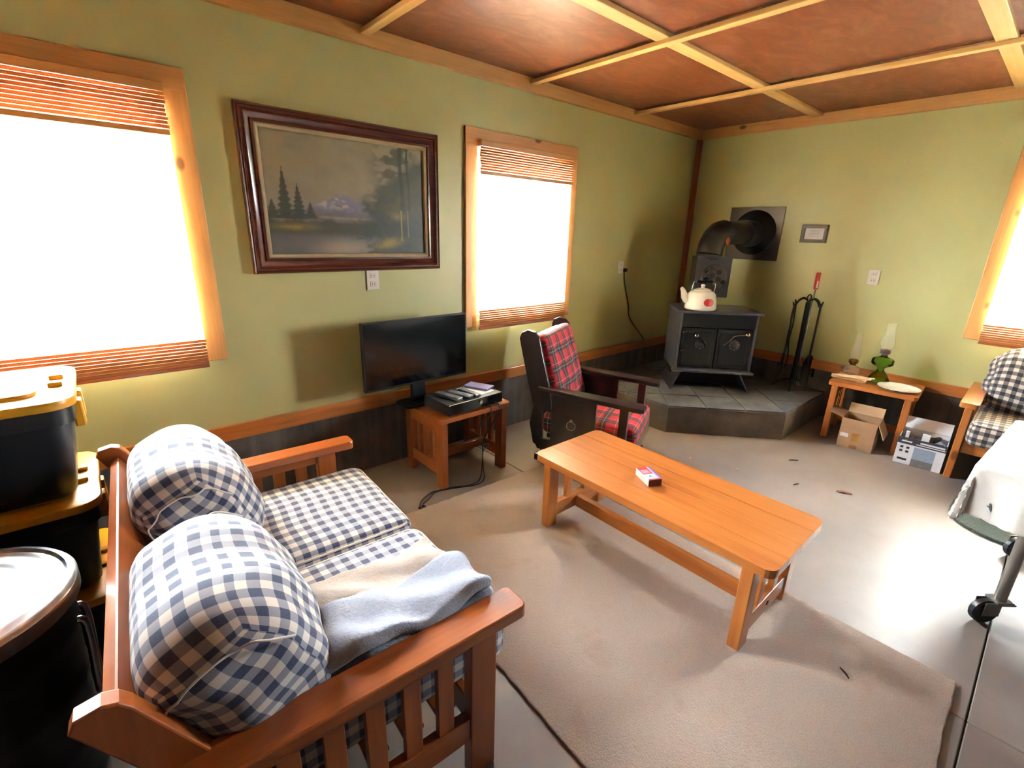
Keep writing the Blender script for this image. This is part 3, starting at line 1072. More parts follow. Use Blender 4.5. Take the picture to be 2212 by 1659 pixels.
def outlet(label, loc, P, cord=False):
    o = thing('wall_outlet', label, 'outlet', loc)
    def bx(a, b, d0, d1, c, e, r=0):
        p, q = P(a, d0, c), P(b, d1, e)
        return MB().box(min(p[0], q[0]), max(p[0], q[0]), min(p[1], q[1]), max(p[1], q[1]), c, e, r)
    bx(-.04, .04, .001, .007, -.06, .06, .003).build('cover_plate', PLATEM, o)
    for s_ in (-1, 1):
        rc = bx(-.018, .018, .005, .010, s_*.026-.016, s_*.026+.016, .004).build('receptacle', PLATEM, o)
        for t_ in (-.007, .007):
            bx(t_-.0015, t_+.0015, .009, .0106, s_*.026-.005, s_*.026+.006).build('slot', INK, rc)
    return o
outlet('ivory wall outlet just below the landscape painting', (-3.61, 0, 1.25), PL_)
outlet('ivory wall outlet between window and stove with a cord plugged in', (-1.12, 0, 1.265), PL_)
outlet('ivory wall outlet on the stove wall above the oil lamps', (0, -1.735, 1.275), PR_)
c_ = thing('power_cord', 'thin dark power cord hanging from outlet behind plaid chair', 'cord', (-1.07, -.008, 1.235))
MB().tube([(0, -.004, 0), (.02, -.006, -.12), (.12, -.005, -.34), (.13, -.005, -.42), (.19, -.005, -.5), (.30, -.012, -.60), (.42, -.03, -.72)], .0042, 6, smooth=5).build('cable', IRON, c_, 60)
MB().box(-.016, .014, -.03, .0, -.012, .02, .004).build('plug', BLACKP, c_)

# ------------------------------------------------------------------ slatted pine tables
def plank_top(parent, x0, x1, y0, y1, z0, z1, rad, n, along, mats, rb=.006, gap=.0013):
    base = rrect(x0, x1, y0, y1, rad)
    lo, hi = (y0, y1) if along == 0 else (x0, x1)
    for i in range(n):
        a, b = lo+(hi-lo)*i/n, lo+(hi-lo)*(i+1)/n
        if along == 0:
            p = clip(clip(base, 0, -1, -(a+gap)), 0, 1, b-gap)
        else:
            p = clip(clip(base, -1, 0, -(a+gap)), 1, 0, b-gap)
        MB().prism(p, z0, z1 + random.uniform(-.0006, .0006), r=0).build('top_board', mats[along], parent)

def end_table(label, loc, rotz, mats):
    o = thing('end_table', label, 'table', loc, rotz, 'slatted pine end tables')
    hx, hy, H = .285, .225, .475
    plank_top(o, -hx, hx, -hy, hy, H-.032, H, .03, 4, 0, mats)
    for sx in (-1, 1):
        for sy in (-1, 1):
            MB().box(sx*.235-.022, sx*.235+.022, sy*.185-.035, sy*.185+.035, 0, H-.032, .004).build('leg', mats[2], o)
        MB().box(sx*.235-.018, sx*.235+.018, -.15, .15, H-.105, H-.032, .003).build('upper_rail', mats[1], o)
        MB().box(sx*.235-.018, sx*.235+.018, -.15, .15, .085, .165, .003).build('lower_rail', mats[1], o)
        for q in (-.075, 0, .075):
            MB().box(sx*.235-.011, sx*.235+.011, q-.02, q+.02, .163, H-.103, .002).build('slat', mats[2], o)
    MB().box(-.217, .217, -.016, .016, .105, .16, .003).build('stretcher', mats[0], o)
    return o
end_table('amber pine end table holding the television and set top box', (-3.235, -.345, 0), 0, PINER)
end_table('pine end table with two oil lamps against the stove wall', (-.30, -1.995, 0), R(94), PINE)

ct = thing('coffee_table', 'long low varnished pine coffee table standing on beige rug', 'table', (-3.025, -1.77, .012), 0)
hx, hy, H = .265, .615, .415
plank_top(ct, -hx, hx, -hy, hy, H-.036, H, .045, 4, 1, PINE)
for sy in (-1, 1):
    yy = sy*.525
    for sx in (-1, 1):
        MB().box(sx*.215-.036, sx*.215+.036, yy-.024, yy+.024, 0, H-.036, .004).build('leg', PINE[2], ct)
    MB().box(-.18, .18, yy-.018, yy+.018, H-.10, H-.036, .003).build('upper_rail', PINE[0], ct)
    MB().box(-.18, .18, yy-.018, yy+.018, .05, .13, .003).build('lower_rail', PINE[0], ct)
    for q in (-.075, .075):
        MB().box(q-.022, q+.022, yy-.012, yy+.012, .128, H-.098, .002).build('slat', PINE[2], ct)
    pg = MB()
    pg.cyl((0, yy+sy*.016, .09), (0, yy+sy*.022, .09), .011, n=12)
    pg.build('peg', DARKW[2], ct, 40)
MB().box(-.018, .018, -.508, .508, .045, .115, .003).build('stretcher', PINE[1], ct)

# matchbox
mb_ = thing('matchbox', 'red, white and blue kitchen matchbox lying on coffee table', 'matchbox', (-3.055, -1.71, .4275), R(-27))
MB().box(-.035, .035, -.062, .062, 0, .034, .001).build('sleeve', WHITEI, mb_)
MB().box(-.033, .033, -.0635, -.06, .002, .032).build('tray_end', plain('striker_brown', lin(120, 56, 44), .7), mb_)
MB().box(-.0356, -.0348, -.058, .058, .004, .03).build('striker_strip', plain('striker_pale', lin(214, 206, 210), .7), mb_)
nu, nv = 28, 50
gu, gv = np.meshgrid(np.linspace(0, 1, nu+1), np.linspace(0, 1, nv+1), indexing='ij')
pc = np.zeros((nu+1, nv+1, 3)) + L3(232, 222, 226)
pc[(gu < .72) & (gv > .42)] = L3(206, 40, 56)
pc[(gu > .1) & (gu < .62) & (gv > .5) & (gv < .78) & ((gv*13 % 1) > .45)] = L3(238, 190, 204)
pc[(gu > .80)] = L3(92, 96, 200)
pc[(gu > .84) & (gu < .88)] = L3(220, 216, 236)
pc[(gu > .74) & (gu < .77)] = L3(200, 50, 60)
pc[((gu-.42)/.2)**2 + ((gv-.25)/.1)**2 < 1] = L3(150, 176, 214)
pc[((gu-.36)/.07)**2 + ((gv-.27)/.04)**2 < 1] = L3(50, 56, 84)
pc[(gv < .08)] = L3(200, 60, 70)
painted_grid('printed_label', -.034, .034, -.061, .061, .0345, pc, PRINT, mb_, lambda u, d, z: (u, z, d))

# ------------------------------------------------------------------ rugs
def rug(name, label, poly, mat, th_, n=6):
    mbr = MB().prism(poly, 0.0005, th_, r=.004)
    return tag(mbr.build(name, mat), label, 'rug')
def wavy(p, amp, seed):
    out = []
    rr = random.Random(seed)
    for i in range(len(p)):
        a, b = Vector(p[i]), Vector(p[(i+1) % len(p)])
        nseg = max(2, int((b-a).length/.04))
        nn = Vector((-(b-a).y, (b-a).x)).normalized()
        for q in range(nseg):
            t_ = q/nseg
            w_ = a.lerp(b, t_) + nn*rr.uniform(-amp, amp)*(0 if q == 0 else 1)
            out.append((w_.x, w_.y))
    return out
rug('area_rug', 'large worn beige carpet piece under the pine coffee table', wavy([(-4.085, -2.93), (-2.77, -2.90), (-2.755, -.72), (-3.98, -.66)], .004, 2), CARPET, .012)
gp = rrect(-1.43, -.74, -4.1, -2.665, .26, 8)
rug('shag_rug', 'dark green shag rug under the white cloth table', gp, GREENC, .016)

# ------------------------------------------------------------------ loveseat and armchair frames
def seat_frame(name, label, cat, loc, rotz, half, mats):
    o = thing(name, label, cat, loc, rotz)
    for sy in (-1, 1):
        ya = sy*(half-.048)
        arm = MB().prism(rrect(-.40, .425, ya-.048, ya+.048, .022), .528, .566, r=.005)
        arm.build('arm', mats[0], o)
        MB().box(.255, .34, ya-.02, ya+.02, 0, .528, .004).build('front_leg', mats[2], o)
        MB().box(-.37, -.285, ya-.02, ya+.02, 0, .528, .004).build('rear_leg', mats[2], o)
        MB().box(-.285, .255, ya-.016, ya+.016, .15, .235, .003).build('lower_rail', mats[0], o)
        MB().box(-.285, .255, ya-.014, ya+.014, .48, .528, .003).build('upper_rail', mats[0], o)
        for q in range(5):
            x = .182 - q*.096
            MB().box(x-.024, x+.024, ya-.010, ya+.010, .233, .482, .002).build('slat', mats[2], o)
        # raked back post, rounded top
        yb = sy*(half-.092)
        bp = MB()
        poly = [(-.20, .16), (-.12, .16), (-.415, .745), (-.432, .767), (-.455, .775), (-.492, .767), (-.502, .745)]
        bp.prism(poly, yb-.019, yb+.019, Matrix(((1, 0, 0, 0), (0, 0, 1, 0), (0, 1, 0, 0), (0, 0, 0, 1))), r=.004)
        bp.build('back_post', mats[2], o)
    yb = half-.111
    def raked(z0_, z1_, y0_, y1_, nm, mat):
        f = lambda z: -.163 - (z-.16)*.512
        nrm = Vector((1, 0, .512)).normalized()
        b = MB()
        p0, p1 = Vector((f(z0_), 0, z0_)), Vector((f(z1_), 0, z1_))
        b2 = bmesh.new()
        vs = []
        for p in (p0, p1):
            for off in (-.014, .014):
                for y in (y0_, y1_):
                    q = p + nrm*off
                    vs.append(b2.verts.new((q.x, y, q.z)))
        for f4 in ((0, 1, 3, 2), (4, 6, 7, 5), (0, 4, 5, 1), (2, 3, 7, 6), (0, 2, 6, 4), (1, 5, 7, 3)):
            b2.faces.new([vs[i] for i in f4])
        bmesh.ops.recalc_face_normals(b2, faces=b2.faces[:])
        bmesh.ops.bevel(b2, geom=b2.edges[:], offset=.003, segments=1, affect='EDGES')
        b._merge(b2)
        b.build(nm, mat, o)
    raked(.63, .728, -yb, yb, 'back_top_rail', mats[1])
    raked(.27, .34, -yb, yb, 'back_lower_rail', mats[1])
    nb = int(2*yb/.105)
    for q in range(nb):
        y = -yb + (q+.5)*2*yb/nb
        raked(.335, .635, y-.022, y+.022, 'back_slat', mats[2])
    MB().box(.262, .29, -(half-.07), half-.07, .185, .275, .004).build('front_rail', mats[1], o)
    MB().box(-.285, -.26, -(half-.07), half-.07, .185, .275, .004).build('rear_rail', mats[1], o)
    ns = 5
    for q in range(ns):
        x = -.2+q*.1
        MB().box(x-.03, x+.03, -(half-.07), half-.07, .262, .276, .002).build('seat_slat', mats[1], o)
    return o
LS = (-4.553, -1.318, 0)
LR = R(-3)
seat_frame('loveseat', 'slatted pine loveseat frame with flat arms beside the beige rug', 'sofa', LS, LR, .708, PINER)

def loc_of(base, rot, x, y, z=0):
    return (base[0] + x*math.cos(rot)-y*math.sin(rot), base[1] + x*math.sin(rot)+y*math.cos(rot), base[2]+z)

def seat_cushion(label, base, rot, y, hw, mat, group=None, sag=0, depth=.335, xc=.105):
    o = thing('seat_cushion', label, 'cushion', loc_of(base, rot, xc, y, .278), rot, group)
    def warp(v):
        return (v.x + .004*math.sin(v.y*19), v.y, v.z)
    MB().cushion((0, 0, .085), (depth, hw, .083), .05, (.006, 0, .012), 16, warp=warp).build('cover', mat, o, 60)
    z0_ = .085+.02
    pts = rrect(-depth+.004, depth-.004, -hw+.004, hw-.004, .05, 4)
    MB().tube([(x, y_, .152) for x, y_ in rrect(-depth+.012, depth-.012, -hw+.012, hw-.012, .05, 4)], .004, 6, True).build('welt', mat, o, 60)
    return o
def back_cushion(label, base, rot, y, hw, mat, group=None, xb=-.165, seed=1, zoff=.45, tilt=-22, hz=.215, hx_=.15):
    o = thing('back_cushion', label, 'cushion', loc_of(base, rot, xb, y, zoff), rot, group)
    rr = random.Random(seed)
    ph = [rr.uniform(0, 6) for _ in range(6)]
    def warp(v):
        k_ = 1-.25*abs(v.y/hw)**6
        x = v.x*(1+.10*(1-(v.z/hz)**2)) + .03*(v.z/hz)**2*(-1)
        x += .004*math.sin(v.y*31+ph[0]+3*v.z) + .003*math.sin(v.z*44+ph[1])
        z = v.z*k_ + .005*math.sin(v.y*27+ph[2]+5*v.x)
        e = max(0, abs(v.y)/hw-.9)
        yy = v.y + (.006*math.sin(v.x*38+ph[3]) + .006*math.sin(v.z*30+ph[4]))*min(1, e*14)
        return (x, yy, z)
    M = Matrix.Translation((0, 0, .205)) @ Matrix.Rotation(R(tilt), 4, 'Y')
    MB().cushion((0, 0, 0), (hx_, hw, hz), .085, (.028, .010, .02), 22, M, warp).build('cover', mat, o, 70)
    # end flaps: raised seam lips over each open end
    for sy in (-1, 1):
        lip = []
        for i in range(15):
            a = R(15+165*i/14)
            p = Vector((.94*hx_*(abs(math.cos(a))**.6)*(1 if math.cos(a) > 0 else -1), sy*(hw-.004+.007*math.sin(i*1.7)), .93*hz*(abs(math.sin(a))**.6)*(1 if math.sin(a) > 0 else -1)))
            p = Vector(warp(p))
            p.y = sy*(hw-.006+.006*math.sin(i*1.3+seed))
            lip.append(M @ p)
        MB().tube(lip, .0026, 8, smooth=3).build('seam_lip', mat, o, 60)
    return o
seat_cushion('navy gingham seat cushion at the window end of loveseat', LS, LR, .312, .302, GING)
seat_cushion('navy gingham seat cushion with towels lying on it', LS, LR, -.306, .302, GING)
back_cushion('puffy navy gingham back cushion at loveseat end by the window wall', LS, LR, .335, .282, GING, seed=2, xb=-.225, zoff=.435, hx_=.115, hz=.205, tilt=-26)
back_cushion('puffy navy gingham back cushion with open crumpled end beside the towels', LS, LR, -.335, .285, GING, seed=5, xb=-.225, zoff=.405, hx_=.12, hz=.205, tilt=-27)

AC = (-.30, -2.925, 0)
AR = R(181)
seat_frame('armchair', 'pine slatted armchair below the window on the stove wall', 'chair', (AC[0], AC[1], 0), AR, .40, PINE)
seat_cushion('black and cream gingham seat cushion on the pine armchair', AC, AR, 0, .325, GING2, depth=.32, xc=.10)
back_cushion('black and cream gingham back cushion leaning in the pine armchair', AC, AR, 0, .325, GING2, seed=9, xb=-.10, tilt=-16, hz=.23, hx_=.09)

# towels on the loveseat
def towel(name, label, base, length, width, h_, mat, seed, rz, layers=3, slope=0):
    o = thing(name, label, 'towel', base, rz)
    rr = random.Random(seed)
    ph = [rr.uniform(0, 6) for _ in range(8)]
    for q in range(layers):
        z0_ = q*h_/layers
        def warp(v, q=q):
            x, y, z = v
            z += .010*math.sin(x*17+ph[0]+q) * (q+1)/layers + .007*math.sin(y*40+x*21+ph[1]+q*.6) + .004*math.sin(x*55+ph[2]+q)
            y += .012*math.sin(x*9+ph[3]) + .005*math.sin(x*33+ph[4]+q)
            z += slope*y
            x += .008*math.sin(y*31+ph[5]+q*2)
            return (x, y, z)
        hh = h_/layers*.52
        MB().cushion((0, 0, z0_+hh), (length/2-.006*q, width/2-.004*q, hh), hh*.92, (0, 0, .006), 26, warp=warp).build('fold', mat, o, 80)
    return o
towel('folded_towel', 'oatmeal beige folded towel on the gingham seat cushion', loc_of(LS, LR, .125, -.31, .452), .52, .18, .075, TOWEL_B, 3, LR+R(4))
towel('folded_towel', 'pale blue grey folded towel tucked along the loveseat arm', loc_of(LS, LR, .115, -.498, .455), .56, .22, .13, TOWEL_G, 8, LR+R(1), 3, -.10)

# ------------------------------------------------------------------ plaid rocker
rk = thing('rocking_chair', 'dark wood platform rocker with red tartan cushions by the window', 'chair', (-2.365, -.80, 0), R(24))
YZ = Matrix(((0, 0, 1, 0), (1, 0, 0, 0), (0, 1, 0, 0), (0, 0, 0, 1)))     # prism (y,z) extruded in x
for s_ in (-1, 1):
    xo = s_*.305
    # floor runner and rocker rail
    MB().box(xo*.78-.022, xo*.78+.022, -.34, .34, 0, .05, .008).build('floor_runner', DARKW[1], rk)
    arc = [(-.33+.66*i/12, .062+.34*((-.33+.66*i/12))**2) for i in range(13)]
    poly = arc + [(y, z+.05) for y, z in arc[::-1]]
    MB().prism(poly, xo*.78-.018, xo*.78+.018, YZ, r=.003).build('rocker_rail', DARKW[1], rk)
    # wing board of the back: leans, rounded top
    wb_ = [(.20, .40), (.335, .42), (.385, .60), (.435, .80), (.455, .885), (.44, .925), (.40, .945), (.35, .935), (.315, .90), (.29, .80), (.235, .60)]
    MB().prism(wb_, xo-.014, xo+.014, YZ, r=.004).build('back_wing', DARKW[2], rk)
    # side: rear upright, panel with curved heel
    MB().prism([(.265, .11), (.33, .16), (.36, .30), (.335, .44), (.27, .44)], xo-.013, xo+.013, YZ, r=.003).build('rear_upright', DARKW[2], rk)
    sp_ = [(-.10, .135), (.10, .10), (.19, .115), (.205, .20), (.205, .53), (-.10, .53)]
    MB().prism(sp_, xo-.012, xo+.012, YZ, r=.003).build('side_panel', DARKW[2], rk)
    MB().box(xo-.013, xo+.013, -.33, .30, .12, .20, .003).build('side_rail', DARKW[1], rk)
    MB().box(xo-.022, xo+.022, -.305, -.25, .12, .535, .005).build('arm_post', DARKW[2], rk)
    ap_ = [(-.375, -.045), (-.36, -.058), (-.32, -.062), (.0, -.056), (.33, -.03), (.33, .03), (.0, .05), (-.32, .06), (-.36, .056), (-.375, .04)]
    M = Matrix.Translation((xo, 0, 0)) @ Matrix(((0, 1, 0, 0), (1, 0, 0, 0), (0, 0, 1, 0), (0, 0, 0, 1))) @ Matrix.Rotation(R(-3), 4, 'Y')
    MB().prism(ap_, .535, .563, M, r=.006).build('arm', DARKW[1], rk)
    for yy in (.06,):
        rg = MB()
        rg.tube([(xo+s_*.017, yy+.03*math.cos(2*math.pi*i/14), .335+.03*math.sin(2*math.pi*i/14)) for i in range(14)], .0045, 6, True)
        rg.cyl((xo+s_*.010, yy, .37), (xo+s_*.020, yy, .37), .012, n=10)
        rg.build('ring_pull', NICKEL, rk, 50)
MB().box(-.29, .29, -.36, -.325, .165, .265, .004).build('front_apron', DARKW[0], rk)
MB().box(-.29, .29, -.33, .24, .205, .235, .003).build('seat_board', DARKW[0], rk)
for yy in (-.28, .28):
    MB().box(-.24, .24, yy-.02, yy+.02, .012, .046, .004).build('cross_bar', DARKW[0], rk)
Mb = Matrix.Translation((0, .285, .63)) @ Matrix.Rotation(R(-17), 4, 'X')
MB().box(-.29, .29, .035, .06, -.24, .28, .006, Mb).build('back_panel', DARKW[2], rk)
def tuft(v):
    d_ = 0
    for tx_ in (-.13, .13):
        for tz_ in (-.14, .0, .14):
            d_ += math.exp(-((v.x-tx_)**2+(v.z-tz_)**2)/.0016)
    return (v.x, v.y + (.018*d_ if v.y < 0 else 0), v.z)
MB().cushion((0, 0, 0), (.275, .058, .285), .045, (0, .022, 0), 26, Mb @ Matrix.Translation((0, -.02, .0)), tuft).build('back_pad', TARTAN, rk, 70)
MB().cushion((0, -.035, .30), (.282, .325, .075), .045, (0, 0, .016), 22).build('seat_pad', TARTAN, rk, 70)

# ------------------------------------------------------------------ television corner
tv = thing('television', 'flat black television standing behind the set top box', 'television', (-3.435, -.215, .477), R(1))
MB().box(-.372, .372, -.012, .018, .135, .555, .004).build('bezel', BLACKP, tv)
MB().box(-.362, .362, -.0145, -.011, .15, .546, .001).build('screen', GLOSSB, tv)
MB().box(-.25, .25, .016, .05, .17, .44, .012).build('back_cover', BLACKP, tv)
MB().box(-.05, .05, .0, .03, .01, .16, .004).build('stand_neck', BLACKP, tv)
MB().prism(rrect(-.14, .16, -.085, .085, .04), 0, .014, r=.004).build('stand_base', BLACKP, tv)
sb = thing('set_top_box', 'black set top recorder box on the amber end table', 'set top box', (-3.235, -.425, .476), R(3))
MB().box(-.215, .215, -.135, .125, .010, .078, .003).build('case', plain('recorder_case', lin(44, 48, 60), .4, .3), sb)
MB().box(-.216, .216, -.139, -.133, .012, .078, .002).build('front_panel', GLOSSB, sb)
MB().cyl((.03, -.139, .05), (.03, -.145, .05), .012, n=16).build('dial', NICKEL, sb, 40)
for sx in (-.18, .18):
    for sy in (-.1, .09):
        MB().cyl((sx, sy, 0), (sx, sy, .011), .014, n=12).build('rubber_foot', BLACKP, sb)
ZB = .476+.078
def remote(label, loc, rz, L, W_, tilt=0):
    o = thing('remote_control', label, 'remote control', loc, rz, 'remotes on the set top box')
    M = Matrix.Rotation(R(tilt), 4, 'X')
    MB().box(-W_/2, W_/2, -L/2, L/2, 0, .020, .005, M).build('shell', plain('remote_shell', lin(36, 40, 56), .35), o)
    bt = None
    for i in range(3):
        for j in range(9):
            if bt is None:
                bt = MB().box(-.0042, .0042, -.0035, .0035, .0185, .0215, .001)
                bt = bt.build('button', plain('remote_button', lin(130, 132, 146), .5), o)
                bt.location = (M @ Vector((-W_*.27, -L*.40, 0)))
                bt.rotation_euler = (R(tilt), 0, 0)
            else:
                share(bt, 'button', o, tuple(M @ Vector((-W_*.27+i*W_*.27, -L*.40+j*L*.1, 0))), (R(tilt), 0, 0))
    return o
remote('dark remote control leaning at the television side of the recorder', (-3.36, -.44, ZB+.001), R(14), .20, .052)
remote('blue-grey remote control lying in the middle of the recorder', (-3.285, -.455, ZB+.001), R(18), .185, .05)
remote('slim remote control beside the papers on the recorder', (-3.215, -.46, ZB+.001), R(8), .17, .045)
p_ = MB().box(-.075, .075, -.10, .10, 0, .004, .001).build('paper_sheet', PAPER, None, loc=(-3.135, -.42, ZB+.001), rotz=R(10))
tag(p_, 'white printed paper sheet on top of the recorder', 'paper')
p_ = MB().box(-.05, .05, -.09, .09, 0, .012, .002).build('disc_case', PAPERB, None, loc=(-3.085, -.395, ZB+.0055), rotz=R(24))
tag(p_, 'blue printed disc case on the papers over the recorder', 'disc case')
cb = thing('cable_bundle', 'tangled black cables hanging from the recorder to the floor', 'cable', (-3.2, -.58, 0))
rr = random.Random(4)
MB().tube([(.06, .02, .50), (.055, -.02, .485), (.04, -.03, .44), (-.03, -.025, .40), (-.03, -.02, .30), (.0, -.01, .22), (-.01, -.02, .12), (-.04, -.03, .012), (-.13, -.04, .006), (-.22, -.0, .006), (-.34, .03, .006), (-.40, .02, .006), (-.47, -.02, .006), (-.50, -.06, .008)], .0042, 6, smooth=5).build('cable', BLACKP, cb, 60)
MB().tube([(.12, .02, .50), (.12, -.022, .49), (.115, -.03, .43), (.06, -.03, .38), (-.01, -.02, .26), (.05, -.01, .23), (.0, -.015, .2), (-.01, -.03, .1), (-.02, -.05, .012), (-.1, -.06, .006), (-.2, -.02, .006), (-.33, .02, .007), (-.41, -.02, .006), (-.47, -.05, .008)], .0036, 6, smooth=5).build('cable', BLACKP, cb, 60)
for (x, y) in ((-.51, -.075), (-.485, -.07)):
    MB().box(x-.008, x+.008, y-.018, y+.006, .003, .015, .003).build('connector', BLACKP, cb)

# ------------------------------------------------------------------ oil lamps, plate, husk
TZ = .476
def lamp(label, loc, font, mat, burn, chim, rotz=0):
    o = thing('oil_lamp', label, 'oil lamp', loc, rotz, 'oil lamps on the end table')
    MB().lathe(font, 32).build('font', mat, o, 50)
    zt_ = font[-1][1]
    MB().lathe([(0, zt_-.004), (.022, zt_-.004), (.024, zt_+.008), (.034, zt_+.012), (.036, zt_+.03), (.03, zt_+.036), (.018, zt_+.046), (0, zt_+.048)], 24).build('burner', burn, o, 40)
    pr = MB()
    for q in range(16):
        a = 2*math.pi*q/16
        pr.box(-.0025, .0025, -.001, .001, 0, .016, 0, Matrix.Translation((.034*math.cos(a), .034*math.sin(a), zt_+.028)) @ Matrix.Rotation(a+math.pi/2, 4, 'Z'))
    pr.build('gallery_prongs', burn, o)
    MB().tube([(.03, 0, zt_+.018), (.06, 0, zt_+.018)], .0025, 6).build('wick_stem', burn, o)
    MB().cyl((.058, 0, zt_+.018), (.062, 0, zt_+.018), .009, n=14).build('wick_knob', burn, o, 40)
    MB().lathe([(r_, zt_+.03+z) for r_, z in chim], 32).build('chimney', LAMPG, o, 60)
    return o
lamp('clear glass oil lamp with brass burner and tall chimney', (-.155, -1.775, TZ),
     [(0, 0), (.05, 0), (.055, .01), (.062, .03), (.06, .05), (.045, .066), (.028, .074), (.022, .085)], LAMPG, BRASS,
     [(.028, 0), (.03, .02), (.042, .05), (.04, .08), (.026, .13), (.022, .22), (.024, .235)])
lamp('green glass oil lamp with waisted base and clear chimney', (-.26, -1.99, TZ),
     [(0, 0), (.068, 0), (.076, .006), (.07, .03), (.055, .06), (.036, .085), (.024, .10), (.022, .115), (.034, .13), (.062, .142), (.074, .155), (.074, .185), (.066, .196), (.036, .206), (.022, .216), (.02, .226)], GREENG, PEWTER,
     [(.030, 0), (.034, .015), (.048, .05), (.05, .07), (.042, .10), (.032, .14), (.03, .19), (.036, .215), (.038, .22)])
pt = thing('dinner_plate', 'white dinner plate lying flat on the lamp table', 'plate', (-.375, -2.15, TZ))
MB().lathe([(0, .004), (.06, .004), (.07, 0), (.078, .002), (.12, .016), (.135, .019), (.135, .022), (.118, .020), (.08, .008), (.06, .007), (0, .007)], 44).build('dish', ENAMEL, pt, 50)
hk = thing('husk_bundle', 'bundle of dry tan corn husks on the lamp table corner', 'husks', (-.40, -1.83, TZ), R(-75))
hk.scale = (1.25, 1.3, 1.4)
rr = random.Random(11)
for q in range(9):
    a = rr.uniform(-.16, .16)
    L = rr.uniform(.12, .20)
    b2 = bmesh.new()
    rows = []
    y0_ = rr.uniform(-.012, .012)
    for i in range(8):
        t_ = i/7
        x = -.10 + L*1.15*t_
        wv = .004+.018*math.sin(math.pi*min(1, t_*1.15))
        yy = y0_ + a*(x+.1)
        zz = .006 + q*.0022 + .016*math.sin(t_*3+q)*t_
        rows.append([b2.verts.new((x, yy-wv, zz)), b2.verts.new((x, yy, zz+.006)), b2.verts.new((x, yy+wv, zz)), b2.verts.new((x, yy, zz-.001))])
    for p, r_ in zip(rows, rows[1:]):
        for kk in range(4):
            b2.faces.new((p[kk], p[(kk+1) % 4], r_[(kk+1) % 4], r_[kk]))
    b2.faces.new(rows[0][::-1]); b2.faces.new(rows[-1])
    bmesh.ops.recalc_face_normals(b2, faces=b2.faces[:])
    MB()._merge(b2).build('husk_leaf', HUSK, hk, 60)

# ------------------------------------------------------------------ boxes on the floor
cbx = thing('cardboard_box', 'open brown cardboard box under the lamp table', 'box', (-.535, -2.01, 0), R(94))
t4 = .004
# local x runs along the front face, -y... front is +y (toward room)
for (a, b, c, d) in ((-.115, .115, .096, .10), (-.115, .115, -.10, -.096)):
    MB().box(a, b, c, d, 0, .235).build('side', CARD, cbx)
for x in (-.115, .111):
    MB().box(x, x+t4, -.10, .10, 0, .235).build('side', CARD, cbx)
MB().box(-.115, .115, -.10, .10, .001, .005).build('bottom', CARDL, cbx)
def flap(mbx, p0, p1, out, L, drop, t=.004):
    p0, p1, out = Vector(p0), Vector(p1), Vector(out).normalized()
    d = out*math.cos(drop)*L + Vector((0, 0, -math.sin(drop)*L))
    nrm = (p1-p0).cross(d).normalized()*t
    b = bmesh.new()
    v = [b.verts.new(q) for q in (p0, p1, p1+d, p0+d, p0+nrm, p1+nrm, p1+d+nrm, p0+d+nrm)]
    for f4 in ((0, 1, 2, 3), (7, 6, 5, 4), (0, 4, 5, 1), (1, 5, 6, 2), (2, 6, 7, 3), (3, 7, 4, 0)):
        b.faces.new([v[i] for i in f4])
    bmesh.ops.recalc_face_normals(b, faces=b.faces[:])
    return mbx._merge(b)
flap(MB(), (-.115, -.1, .235), (-.115, .1, .235), (-1, 0, 0), .12, R(65)).build('flap', CARDL, cbx)
flap(MB(), (.115, .1, .235), (.115, -.1, .235), (1, 0, 0), .10, R(-15)).build('flap', CARD, cbx)
flap(MB(), (.115, -.1, .235), (-.115, -.1, .235), (0, -1, 0), .08, R(-60)).build('flap', CARDL, cbx)
MB().box(.052, .105, .1002, .1012, .085, .115).build('white_sticker', WHITEI, cbx)
MB().box(-.02, .03, .1002, .1012, .06, .13).build('packing_tape', plain('tape_tan', lin(178, 124, 62), .3), cbx)
MB().box(-.02, .03, .1002, .1012, .0, .03).build('packing_tape', plain('tape_tan2', lin(150, 106, 66), .3), cbx)

wbx = thing('appliance_carton', 'white printed appliance carton filled with kindling beside the armchair', 'box', (-.495, -2.395, 0), R(94))
for (x0_, x1_, y0_, y1_) in ((-.135, .135, .130, .134), (-.135, .135, -.134, -.130), (-.135, -.131, -.130, .130), (.131, .135, -.130, .130)):
    MB().box(x0_, x1_, y0_, y1_, 0, .205).build('side', WHITEC, wbx)
MB().box(-.135, .135, -.134, .134, .001, .005).build('bottom', WHITEC, wbx)
for (x0_, x1_, y0_, y1_) in ((-.136, .136, .1342, .1352), (-.136, -.135, -.13, .134), (.135, .136, -.13, .134)):
    MB().box(x0_, x1_, y0_, y1_, .155, .206).build('dark_band', DARKC, wbx)
MB().box(-.085, .035, .1342, .1352, .055, .145).build('picture_panel', BLUEC, wbx)
MB().box(-.085, .035, .1344, .1355, .0, .055).build('picture_panel', GREYC, wbx)
for (x, z) in ((.07, .13), (.105, .13), (.07, .10), (.105, .10)):
    MB().box(x-.009, x+.009, .1342, .1350, z-.008, z+.008).build('icon', INK, wbx)
MB().box(.06, .115, .1342, .1350, .03, .045).build('print_block', INK, wbx)
for (a, b, c, d) in ((-.125, .01, .178, .19), (-.13, .03, .165, .171), (.055, .115, .172, .182)):
    MB().box(a, b, .1352, .1358, c, d).build('print_block', WHITEI, wbx)
MB().prism([(.088, .186), (.098, .186), (.093, .195)], -.1360, -.1353, Matrix.Rotation(R(90), 4, 'X')).build('print_mark', YELI, wbx)
flap(MB(), (.135, -.13, .205), (-.135, -.13, .205), (0, -1, 0), .09, R(-62)).build('flap', WHITEC, wbx)
